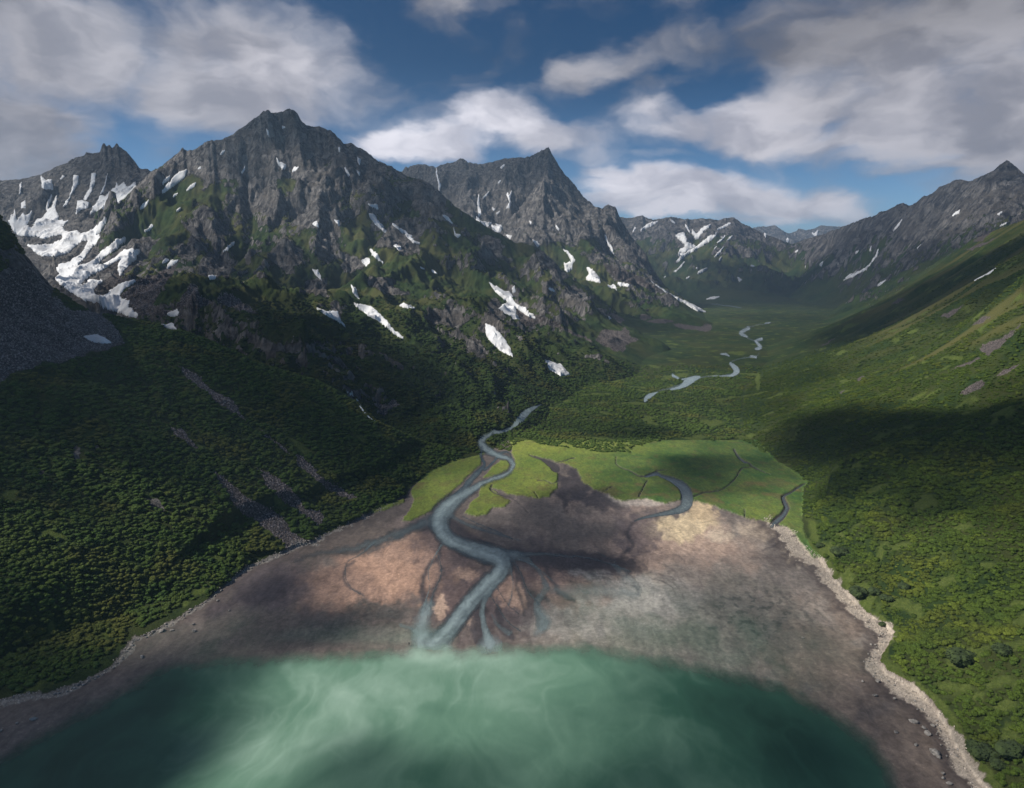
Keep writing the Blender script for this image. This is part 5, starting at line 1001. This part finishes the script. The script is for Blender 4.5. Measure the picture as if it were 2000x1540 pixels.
def sample(F_, u, r_):                         # bilinear sample of a grid field at (column u, row r)
    j = np.clip(u, 0, ncol-1.001); i = np.clip(r_, 0, nrow-1.001); i0 = i.astype(int); j0 = j.astype(int); fi_ = i-i0; fj = j-j0
    return (F_[i0, j0]*(1-fj)+F_[i0, j0+1]*fj)*(1-fi_)+(F_[i0+1, j0]*(1-fj)+F_[i0+1, j0+1]*fj)*fi_
def pts_fan(d0, d1, cell):
    """random points with one per cell*cell square metres between two distances"""
    n = int(1.137*(d1*d1-d0*d0)/(cell*cell)); d = np.sqrt(NR.rand(n)*(d1*d1-d0*d0)+d0*d0); u = NR.rand(n)*2.16-1.08
    return u, d
mv = (Z[1:, :]-Z[:-1, :])
vis_t = _mx
def cover_band(d0, d1, cell, size, out):
    u, d = pts_fan(d0, d1, cell)
    cj = (u/UM+1)/2*(ncol-1); ri = np.interp(d, Dr, np.arange(nrow)); i = ri.astype(int); j = np.clip(np.round(cj).astype(int), 0, ncol-1)
    x = u*d; y = d; cl = CL[i, j]
    ok = np.isin(cl, [1, 8, 2, 0, 4])
    rk_ = rock[i, j]; sc_ = scree[i, j]; gl_ = glade[i, j]; nz = NR.rand(len(u))
    ok &= (rk_ < .35+.3*nz) & (sc_ < .1+.2*nz) & (gl_ < .25+.45*nz)
    ok &= ~((cl == 0) & ((d < 540) | (open_[i, j] > .05) | (rc2[i, j] > .05)))
    ok &= nz < 1.35-1.1*sstep(d, 760, 1050)
    ok &= ~(rc2[i, j] > .05) & (snowm.reshape(Z.shape)[i, j] < .5)
    ok &= ~(np.isin(cl, [2, 4]) & ((d > 1150) | (hgt[i, j] > 110)))
    ok &= ~((cl == 0) & (PY[i, j] > 885))
    ok &= ~((cl == 8) & (tawny[i, j] > .3+.6*nz) & (d > 480))
    ok &= ~((GRAV[i, j] > .2))
    ok &= ~(np.isin(cl, [1, 8]) & (hgt[i, j] < np.where(cl == 1, .25, .8)+nz*np.where(cl == 1, .6, 1.2)))
    # keep only what can be seen from around here (never behind a ridge)
    ok &= (Z[i, j]-CH)/d > vis_t[i, j]-.02
    x, y, i, j, cl, ri, cj, nz = [q[ok] for q in (x, y, i, j, cl, ri, cj, nz)]
    z = sample(Z, cj, ri); s_ = size*(.45+1.0*NR.rand(len(x))**1.5)*(1+.45*fbm(x/18, y/18, 2, 500)); s_ = s_*np.where((cl == 8) & (d[ok] > 430), .72, 1)*np.where(cl == 0, .8, 1)
    out.append((x, y, z, s_, cl, tawny[i, j], gl_[ok] if False else glade[i, j], d[ok]))
bands = []
cover_band(115, 330, 1.4, 1.35, bands); cover_band(330, 620, 2.0, 1.8, bands); cover_band(620, 1050, 2.9, 2.1, bands)
x, y, z, s_, cl, tw, gl_, dd_ = [np.concatenate([b_[k] for b_ in bands]) for k in range(8)]
n = len(x); print('shrubs', n)
t1 = fbm(x/40, y/40, 4, 510); t2 = fbm(x/12, y/12, 3, 511); t3 = NR.rand(n)
base = np.stack([.030+0*x, .052+0*x, .013+0*x], -1)
ol = (sstep(t1, .05, .35)*np.where(cl == 8, .35, 1))[:, None]; base = base*(1-ol*.7)+np.array((.062, .060, .018))*ol*.7
dk = sstep(-t2, .05, .35)[:, None]; base = base*(1-dk*.5)+np.array((.016, .034, .012))*dk*.5
br = (sstep(t2+t1*.3, .18, .4)*(cl == 8))[:, None]; base = base*(1-br*.35)+np.array((.075, .105, .022))*br*.35
base = base*(1-.55*tw[:, None])+np.array((.085, .082, .028))*.55*tw[:, None]
base = base*(.85+.30*t3[:, None])
lb = (sstep(fbm(x/30, y/30, 3, 520), -.15, .3)*(cl == 1)*sstep(z, 75, 15))[:, None]; base = base*(1+.35*(cl == 1))[:, None]; base = base*(1-lb*.4)+np.array((.066, .078, .022))*lb*.4
vf = ((cl == 0))[:, None]; base = np.where(vf, base*1.1+np.array((.018, .024, .006)), base)
base = np.where((cl == 8)[:, None], base*np.array((1.95, 1.75, 1.15)), base*np.array((1.35, 1.35, 1.1)))
rot = np.stack([NR.randn(n)*.12, NR.randn(n)*.12, NR.rand(n)*6.28], -1); hs = .55+.5*NR.rand(n)
scatter('shrub_thicket', 'dense green dwarf alder thicket covering the lower slopes and valley', 'shrubs', [shrub_mesh(k, 260, M_leaf, 9) for k in range(6)], np.stack([x, y, z-s_*.12], -1), np.stack([s_, s_, s_*hs], -1), rot, base)
# loose stones in the scree chutes and along the beaches
def stones(name, label, cat, field, d0, d1, cell, size, col, cls, thr_=.5):
    u, d = pts_fan(d0, d1, cell); cj = (u/UM+1)/2*(ncol-1); ri = np.interp(d, Dr, np.arange(nrow)); i = ri.astype(int); j = np.clip(np.round(cj).astype(int), 0, ncol-1)
    ok = (field[i, j] > thr_) & np.isin(CL[i, j], cls) & ((Z[i, j]-CH)/d > vis_t[i, j]-.02)
    u, d, cj, ri = u[ok], d[ok], cj[ok], ri[ok]; n = len(u); print(name, n)
    if n > 90000: k = NR.permutation(n)[:90000]; u, d, cj, ri = u[k], d[k], cj[k], ri[k]; n = 90000
    s_ = size*(.4+1.0*NR.rand(n)**2)*(d/400)**.5; tint = np.array(col)[None]*(.55+.9*NR.rand(n))[:, None]
    scatter(name, label, cat, [rock_mesh(90+k, M_scr, 'stone', 1) for k in range(4)], np.stack([u*d, d, sample(Z, cj, ri)+s_*.15], -1), np.stack([s_, s_*.8, s_*.8], -1), NR.rand(n, 3)*6.28, tint)
stones('scree', 'grey purple scree in the chutes of the left hillside', 'scree', scree, 300, 900, 1.0, .62, (.25, .215, .21), [1, 2])
stones('beach_shingle', 'pale shingle and cobbles along both shorelines', 'shingle', GRAV, 112, 420, .8, .42, (.42, .37, .32), [0, 1, 8])

# ------------------------------------------------------------------ single shrubs standing free in the grass on the right shore
def lone_shrub(px_, py_, r_, label, k):
    x, y, z, _, _ = hit(px_, py_); e_ = bpy.data.objects.new('shrub', None); COL.objects.link(e_); e_.location = (x, y, z-.1); e_.rotation_euler = (0, 0, rnd.random()*6)
    f_ = link('foliage', shrub_mesh(200+k, 900, M_leaf1, 16, 'shrub_foliage'), e_); f_.scale = (r_, r_, r_*.8)
    bm = bmesh.new()
    for q in range(5):
        an = q*1.256; top = Vector((math.cos(an)*r_*.3, math.sin(an)*r_*.3, r_*.55)); g = bmesh.ops.create_cone(bm, segments=6, radius1=.10, radius2=.04, depth=1.0, cap_ends=True)
        quat = Vector((0, 0, 1)).rotation_difference(top.normalized())
        for v in g['verts']: v.co = quat @ Vector((v.co.x, v.co.y, (v.co.z+.5)*top.length))
    me = bpy.data.meshes.new('stem'); bm.to_mesh(me); bm.free(); me.materials.append(M_wood); link('stem', me, e_)
    tag(e_, label, 'shrub', 'free-standing shrubs on the right shore')
for k, (a_, b2, r_, lab) in enumerate([(1873,1297,6.2,'large round shrub ringed by pale grass, biggest of the lone shrubs'), (1957,1277,4.2,'medium round shrub in the pale grass strip near the right edge, right of the largest'),
   (1677,1165,5.0,'dark shrub at the water side of the grass glade above the beach'), (1708,1160,3.4,'small shrub just right of the dark shrub in the glade'), (1640,1087,5.4,'bushy shrub close behind the beach where the grass ribbon begins'),
   (1762,1152,3.6,'shrub on the upper right rim of the grass glade'), (1730,1173,3.2,'low shrub in the lower middle of the glade, under the others'), (1602,1068,2.6,'smallest shrub at the head of the beach grass'),
   (1918,1479,5.0,'shrub hard behind the beach near the bottom right corner'), (1976,1478,5.2,'large shrub at the bottom right, right of the one behind the beach'), (1948,1500,2.8,'small shrub between the two large ones in the bottom right corner'),
   (1723,1222,2.2,'tiny shrub at the tip of the grass beside the little stream mouth')]): lone_shrub(a_, b2, r_, lab, k)

# ------------------------------------------------------------------ boulders
def boulder(px_, py_, size, label, group, k, z_=None):
    size *= .72
    x, y, z, _, _ = hit(px_, py_); o = link('boulder', BM[k % len(BM)]); o.location = (x, y, max(z, -.2)+size*.18)
    o.scale = (size*rnd.uniform(.85, 1.25), size*rnd.uniform(.7, 1.0), size*rnd.uniform(.6, .9)); o.rotation_euler = (rnd.uniform(-.2, .2), rnd.uniform(-.2, .2), rnd.random()*6.28); tag(o, label, 'boulder', group); return o
BM = [rock_mesh(k+1, M_rock) for k in range(7)]
for k, (a_, b2, s_, lab) in enumerate([(379,1233,1.7,'pale boulder out in the shallows off the left shore, biggest of its cluster'), (378,1221,1.1,'small boulder touching the pale one off the left shore'), (278,1285,1.6,'pale boulder at the tip of the sandy spit on the left'), (316,1233,1.7,'boulder on the mud below the left shrubs, left of the rock cluster'), (336,1232,1.3,'boulder in the middle of the rock cluster off the left shore'),
   (66,1405,1.5,'dark boulder awash near the left edge'), (33,1412,.9,'small dark boulder left of the awash one'), (2,1427,1.0,'dark stone at the very left edge of the photo'), (258,1262,1.2,'stone at the upper end of the sandy spit'), (448,1193,1.0,'boulder in the shallows beside the blue water streak'), (425,1174,1.2,'flat pale boulder close to the left shoreline'), (372,1192,1.1,'boulder on the mud near the point of the left shore'),
   (1784,1409,1.7,'pale boulder standing alone in the shallows off the right beach'), (1822,1417,1.4,'pale boulder near the right beach, right of the lone one'), (1804,1423,1.5,'boulder at the top of the rock group off the right beach'), (1812,1434,1.8,'largest boulder in the rock group off the right beach'), (1826,1471,2.2,'big pale boulder at the foot of the lower right beach'), (1832,1479,1.5,'boulder leaning below the big pale one on the lower right beach'),
   (1709,1358,1.4,'pale stone in the water below the beach bend'), (1685,1332,1.0,'small stone on the dark wrack above the beach bend'), (1747,1365,1.0,'small pale stone right of the stone below the beach bend'), (1715,1331,1.5,'boulder against the outer side of the beach bend'), (1750,1430,1.0,'dark stone out in the shallows left of the lone pale boulder'), (1789,1455,.9,'little stone below the rock group on the right'), (1841,1511,1.0,'stone in the mud at the lower right, left of the beach'), (1854,1530,1.1,'pale stone at the bottom edge beside the beach'), (1842,1520,.9,'small stone at the bottom edge, left of its pale neighbour'),
   (1568,1247,1.0,'dark stone alone on the tidal flat in front of the weed bed')]): boulder(a_, b2, s_, lab, 'boulders off the shores', k)
k = 0
lsh = smooth_line(LSH, 10)
for q in range(150):
    p = lsh[rnd.randrange(20, len(lsh))]; boulder(p[0]+rnd.uniform(-3, 3), p[1]+rnd.uniform(-3, 4), rnd.uniform(.4, 1.05), 'small grey boulder in the rough row along the left shoreline', 'boulders lining the left shoreline', q)
for q in range(90):
    p = rsh[rnd.randrange(25, len(rsh))]; boulder(p[0]+rnd.uniform(-22, 4), p[1]+rnd.uniform(-4, 12), rnd.uniform(.3, .75), 'small pale boulder scattered along the right shingle beach', 'boulders along the right beach', q+3)

# ------------------------------------------------------------------ the person standing at the river mouth
def person(px_, py_):
    P0 = atz(px_, py_, .0)
    J = {'pelvis': (0, 0, .95, .15), 'belly': (0, .01, 1.12, .15), 'chest': (0, .02, 1.33, .17), 'neck': (0, .03, 1.50, .065), 'head': (0, .03, 1.62, .10), 'crown': (0, .02, 1.74, .085),
         'hipL': (-.11, 0, .90, .11), 'kneeL': (-.13, -.02, .50, .075), 'ankL': (-.14, .02, .09, .055), 'toeL': (-.15, -.14, .04, .045), 'hipR': (.11, 0, .90, .11), 'kneeR': (.15, -.05, .50, .075), 'ankR': (.18, 0, .09, .055), 'toeR': (.20, -.15, .04, .045),
         'shL': (-.20, .02, 1.42, .075), 'elL': (-.27, -.04, 1.14, .052), 'wrL': (-.20, -.22, 1.05, .036), 'hdL': (-.17, -.29, 1.06, .03), 'shR': (.20, .02, 1.42, .075), 'elR': (.29, -.02, 1.14, .052), 'wrR': (.30, -.12, .92, .036), 'hdR': (.30, -.14, .84, .03)}
    E = [('pelvis','belly'),('belly','chest'),('chest','neck'),('neck','head'),('head','crown'),('pelvis','hipL'),('hipL','kneeL'),('kneeL','ankL'),('ankL','toeL'),('pelvis','hipR'),('hipR','kneeR'),('kneeR','ankR'),('ankR','toeR'),('chest','shL'),('shL','elL'),('elL','wrL'),('wrL','hdL'),('chest','shR'),('shR','elR'),('elR','wrR'),('wrR','hdR')]
    for s_ in 'LR':
        hx_, hy_, hz_, _ = J['hd'+s_]
        for f_ in range(4): J['f%s%d' % (s_, f_)] = (hx_+(f_-1.5)*.018, hy_-.03, hz_-.07-.008*(f_ in (1, 2)), .009); E.append(('hd'+s_, 'f%s%d' % (s_, f_)))
        J['t'+s_] = (hx_+(.05 if s_ == 'L' else -.05), hy_-.02, hz_-.02, .010); E.append(('hd'+s_, 't'+s_))
    ks = list(J); me = bpy.data.meshes.new('person'); me.from_pydata([J[q][:3] for q in ks], [(ks.index(a), ks.index(b_)) for a, b_ in E], [])
    o = link('person', me); md = o.modifiers.new('skin', 'SKIN'); md.use_smooth_shade = True
    for i_, q in enumerate(ks): sv_ = me.skin_vertices[0].data[i_]; sv_.radius = (J[q][3], J[q][3]); sv_.use_root = (q == 'pelvis')
    sb = o.modifiers.new('sub', 'SUBSURF'); sb.levels = 1; sb.render_levels = 2
    m, t, b = mat('dark_clothing_and_skin'); z_ = t.add('ShaderNodeSeparateXYZ'); t.l.new(t.add('ShaderNodeTexCoord').outputs['Object'], z_.inputs[0])
    c = t.mix(t.math('GREATER_THAN', z_.outputs[2], .92), (.02, .022, .03), (.018, .02, .028)); c = t.mix(t.math('GREATER_THAN', z_.outputs[2], 1.51), c, (.42, .27, .20)); t.l.new(c, b.inputs['Base Color']); me.materials.append(m)
    o.location = (P0[0], P0[1], -.12); o.rotation_euler = (0, 0, math.radians(-25)); tag(o, 'person in dark clothes standing on the mud beside the river mouth', 'person')
    m, t, b = mat('knit_cap'); n_ = t.noise(t.add('ShaderNodeTexCoord').outputs['Object'], 40, 2); t.l.new(t.mix(n_, (.02, .02, .025), (.05, .05, .06)), b.inputs['Base Color'])
    bm = bmesh.new(); bmesh.ops.create_uvsphere(bm, u_segments=14, v_segments=8, radius=.118); bmesh.ops.delete(bm, geom=[v for v in bm.verts if v.co.z < -.01], context='VERTS'); mh = bpy.data.meshes.new('cap'); bm.to_mesh(mh); bm.free(); mh.materials.append(m); h_ = link('cap', mh, o); h_.location = (0, .02, 1.70)
    m, t, b = mat('pale_pack_cloth'); n_ = t.noise(t.add('ShaderNodeTexCoord').outputs['Object'], 12, 2); t.l.new(t.mix(n_, (.5, .5, .46), (.68, .68, .63)), b.inputs['Base Color'])
    bm = bmesh.new(); bmesh.ops.create_cube(bm, size=1.0); bmesh.ops.scale(bm, vec=(.32, .20, .52), verts=bm.verts); bmesh.ops.bevel(bm, geom=bm.edges[:], offset=.06, segments=3, affect='EDGES'); mh = bpy.data.meshes.new('backpack'); bm.to_mesh(mh); bm.free(); mh.materials.append(m); h_ = link('backpack', mh, o); h_.location = (0, .24, 1.27)
person(799, 1261)

# ------------------------------------------------------------------ clouds high overhead and to the left (outside the picture) that shade parts of the valley
LIGHT = [(1330,905,.2),(1370,905,.1),(1400,930,.2),(1380,945,.3),(1290,930,.3),(1340,945,.3),(1420,905,.3),(1470,930,.5),(1230,900,.9),(1150,880,.9),(1280,870,.9),(1470,990,.8),(1540,960,.7),(1000,940,.7),(1050,930,.8),(960,1000,.7),(1130,970,.3),(1220,1050,.3),(1180,1070,.22),(1000,1080,.2),(900,1090,.3),(720,1100,.9),(760,1140,1),(850,1100,.8),(860,1160,.8),(1300,1010,1),(1380,1010,1),(1340,1070,1),(1290,1060,.9),(1400,1060,.95),(1300,1120,.7),(1450,1090,.5),(1500,1060,.6),(0,500,.3),(100,650,.3),(50,800,.1),(300,750,.25),(300,900,.2),(450,950,.4),(500,850,.25),(150,1000,.3),(330,1000,.8),(500,1000,.35),(600,950,.4),(650,1000,.35),(0,1150,.3),(250,1060,.8),(120,1080,.75),(200,1150,.85),(400,1130,.75),(60,1150,.6),(480,1060,.5),(420,1020,.6),(0,1300,.15),(700,900,.15),(830,850,.3),(880,900,.4),
 (560,250,.15),(500,250,.2),(620,265,.15),(650,300,.2),(700,320,.25),(800,360,.15),(860,400,.2),(820,430,.25),(470,310,.4),(420,300,.4),(600,340,1),(630,370,.9),(560,390,.9),(520,420,1),(480,380,.9),(580,440,.8),(420,430,.7),(330,400,1),(360,350,.9),(350,500,.6),(450,520,.2),(600,550,.35),(550,650,.15),(450,640,.2),(650,650,.25),(700,560,.8),(800,600,.8),(740,480,.9),(700,430,.25),(720,400,.2),(850,560,.9),(780,620,.9),(900,600,.7),(960,660,1),(900,500,.5),(950,650,.8),(900,700,.5),(1050,700,.9),(750,700,.2),(1100,600,.8),(600,800,.1),(750,800,.15),(1000,760,.7),(1200,650,.8),
 (100,400,.6),(220,330,.3),(150,550,.9),(250,500,.95),(200,420,.9),(880,350,.35),(1000,340,.3),(950,400,.6),(1000,400,.8),(1070,320,.15),(1060,400,.9),(1100,420,1),(1130,430,.9),(1100,500,.8),(1200,440,.8),(1160,560,.9),(1300,600,.9),(1300,450,.7),(1400,470,.9),(1330,540,.6),(1450,540,.2),(1550,560,.05),(1600,580,.3),(1500,500,.6),
 (1700,500,.35),(1800,430,.5),(1900,390,.7),(1966,340,.4),(1650,520,.3),(1750,540,.3),(1950,470,.5),(1900,520,.1),(1950,560,.3),(1750,620,.1),(1850,620,.5),(1700,680,.7),(1900,680,1),(1850,740,1),(1650,760,1),(1750,720,1),(1950,720,.9),(1800,650,.8),(1550,740,.5),(1990,750,.5),(1950,830,.05),(1800,850,0),(1700,870,0),(1600,860,.1),(1500,800,.5),(1650,950,.2),(1700,1000,.6),(1800,980,.25),(1950,1000,.4),(1650,1080,1),(1800,1120,.95),(1900,1200,.85),(1750,1250,.95),(1950,1350,.75),(1850,1350,.85),(1980,1480,.6),(1850,1050,.8),(1950,1100,.7),(1700,1170,1),
 (1500,620,.5),(1480,650,.6),(1400,700,.6),(1400,600,.5),(1300,740,.9),(1200,800,.6),(1380,830,.9),(1250,850,.3),(1100,830,.5),(1000,860,.9),(1050,890,1),(1100,930,.7),(850,950,.6),(1200,900,.9),(1250,940,.6),(1320,880,.9),(1350,920,.15),(1450,950,.4),(1400,880,.6),(1500,1000,.9),(1550,1030,1),
 (1330,1030,1),(1200,1010,.5),(1100,1040,.3),(1050,1000,.3),(1250,1080,.35),(1150,1100,.2),(1350,1090,.7),(950,1050,.2),(850,1040,.4),(750,1060,.8),(800,1120,.9),(650,1120,.5),(500,1150,.15),(600,1230,.2),(900,1150,.5),(1000,1180,.5),(1200,1180,.7),(1400,1180,.5),(1550,1130,.5),(1600,1250,.5),(1500,1250,.5),(1700,1400,.3),(1850,1450,.5),
 (100,1450,0),(300,1350,.1),(450,1310,.3),(350,1480,0),(600,1330,1),(800,1290,1),(550,1440,1),(640,1380,1),(480,1500,.9),(450,1410,.35),(700,1500,.35),(900,1400,.9),(900,1530,.4),(1100,1300,.9),(1150,1450,.6),(1300,1350,.5),(1450,1400,.35),(1600,1480,.2),(1250,1530,.3),(-200,900,.1),(-200,1300,.1),(2200,900,.2),(2200,1300,.3),(2200,600,.3)]
LP = [(hit(a_, b2), l_) for a_, b2, l_ in LIGHT]
def shadow_points(ALT):
    o_ = []
    for (x, y, z, _, _), l_ in LP: f_ = (ALT-z)/S[2]; o_.append((x+S[0]*f_, y+S[1]*f_, l_, y))
    return np.array(o_)
# two stretches of grid: fine over the near valley, coarse over the far one
def cloud_mesh(x0, x1, y0, y1, st_, name, ALT, near):
    CPn = shadow_points(ALT); CPn = CPn[(CPn[:, 3] < 1300) if near else (CPn[:, 3] > 700)]; ysh = S[1]*ALT/S[2]
    gx, gy = np.meshgrid(np.arange(x0, x1, st_), np.arange(y0, y1, st_)); w_ = 12*np.clip((gy-ysh)/500, .25, 1) if near else 30; wl_ = 60 if near else 150; wx = gx+fbm(gx/wl_, gy/wl_, 5, 600)*w_; wy = gy+fbm(gx/wl_+8, gy/wl_, 5, 601)*w_
    num = np.zeros_like(gx, dtype=float); den = np.zeros_like(num)
    for cx, cy, l_, dd0 in CPn:
        r2 = (wx-cx)**2+(wy-cy)**2+(.022*dd0)**2; wg = 1/r2**2.4*(dd0**1.0); num += wg*l_; den += wg
    Lg = sstep(num/den, .0, .92)*.97+.03; tau = np.clip(-np.log(np.clip(Lg, .03, 1.0))*1.0, 0, 3.4); bl = sstep(gy-ysh, 850, 1000); tau = tau*((1-bl) if near else bl)
    ex = np.minimum.reduce([gx-x0, x1-st_-gx, gy-y0, y1-st_-gy]); TS = 5.0 if near else 16.0; T = tau*TS*sstep(ex, 0, st_*3)-TS*.01
    T = np.maximum(T, 0)
    k = T > TS*.0003; ny, nx = gx.shape; kk = k[:-1, :-1] | k[1:, :-1] | k[:-1, 1:] | k[1:, 1:]
    i, j = np.nonzero(kk); s_ = i*nx+j; F = np.stack([s_, s_+1, s_+nx+1, s_+nx], 1); N_ = nx*ny
    bottom = np.stack([gx, gy, ALT-T*.3], -1).reshape(-1, 3); top = np.stack([gx, gy, ALT+T*.7+.02], -1).reshape(-1, 3)
    E = np.concatenate([F[:, [0, 1]], F[:, [1, 2]], F[:, [2, 3]], F[:, [3, 0]]]); key = np.sort(E, 1); q = key[:, 0].astype(np.int64)*N_+key[:, 1]
    _, ix, ct = np.unique(q, return_index=True, return_counts=True); be = E[ix[ct == 1]]
    Fa = np.vstack([F[:, ::-1], F+N_, np.stack([be[:, 0], be[:, 1], be[:, 1]+N_, be[:, 0]+N_], 1)]); Va = np.vstack([bottom, top]); used, inv = np.unique(Fa.ravel(), return_inverse=True)
    m = bpy.data.materials.new('cloud_vapour'); m.use_nodes = True; t = NT(m.node_tree); t.n.clear(); o_ = t.add('ShaderNodeOutputMaterial'); v_ = t.add('ShaderNodeVolumePrincipled', ins={'Color': (1, 1, 1, 1), 'Density': S[2]/TS, 'Anisotropy': .3}); t.l.new(v_.outputs[0], o_.inputs['Volume'])
    o = mesh_np(name, Va[used], inv.reshape(Fa.shape), m, True); tag(o, kind='structure'); return o
def deck(ALT, x0, x1, y0, y1, st_, nm, near): sx_, sy_ = S[0]*ALT/S[2], S[1]*ALT/S[2]; cloud_mesh(sx_+x0, sx_+x1, sy_+y0, sy_+y1, st_, nm, ALT, near)
deck(1150.0, -900, 1000, 60, 1040, 7.0, 'cloud', True)
deck(2600.0, -1500, 3200, 780, 4700, 18.0, 'cloud', False)

# ------------------------------------------------------------------ haze in the valley air
HT = float(Z.max())+40
bm = bmesh.new(); bmesh.ops.create_cube(bm, size=1.0); me = bpy.data.meshes.new('haze')
for v in bm.verts: v.co = Vector((v.co.x*24000, 12000*v.co.y+5000, (HT+10)*(v.co.z+.5)-10))
for v in bm.verts: v.co.x = v.co.x*1.0
bm.to_mesh(me); bm.free()
m = bpy.data.materials.new('valley_air'); m.use_nodes = True; t = NT(m.node_tree); t.n.clear(); o_ = t.add('ShaderNodeOutputMaterial')
v_ = t.add('ShaderNodeVolumePrincipled', ins={'Color': (.50, .72, 1.0, 1), 'Density': 9.5e-5, 'Anisotropy': .1}); t.l.new(v_.outputs[0], o_.inputs['Volume']); me.materials.append(m)
o = bpy.data.objects.new('haze', me); COL.objects.link(o); tag(o, kind='stuff', label='thin blue haze filling the valley air', cat='haze')
print('OBJECTS', len(bpy.data.objects))
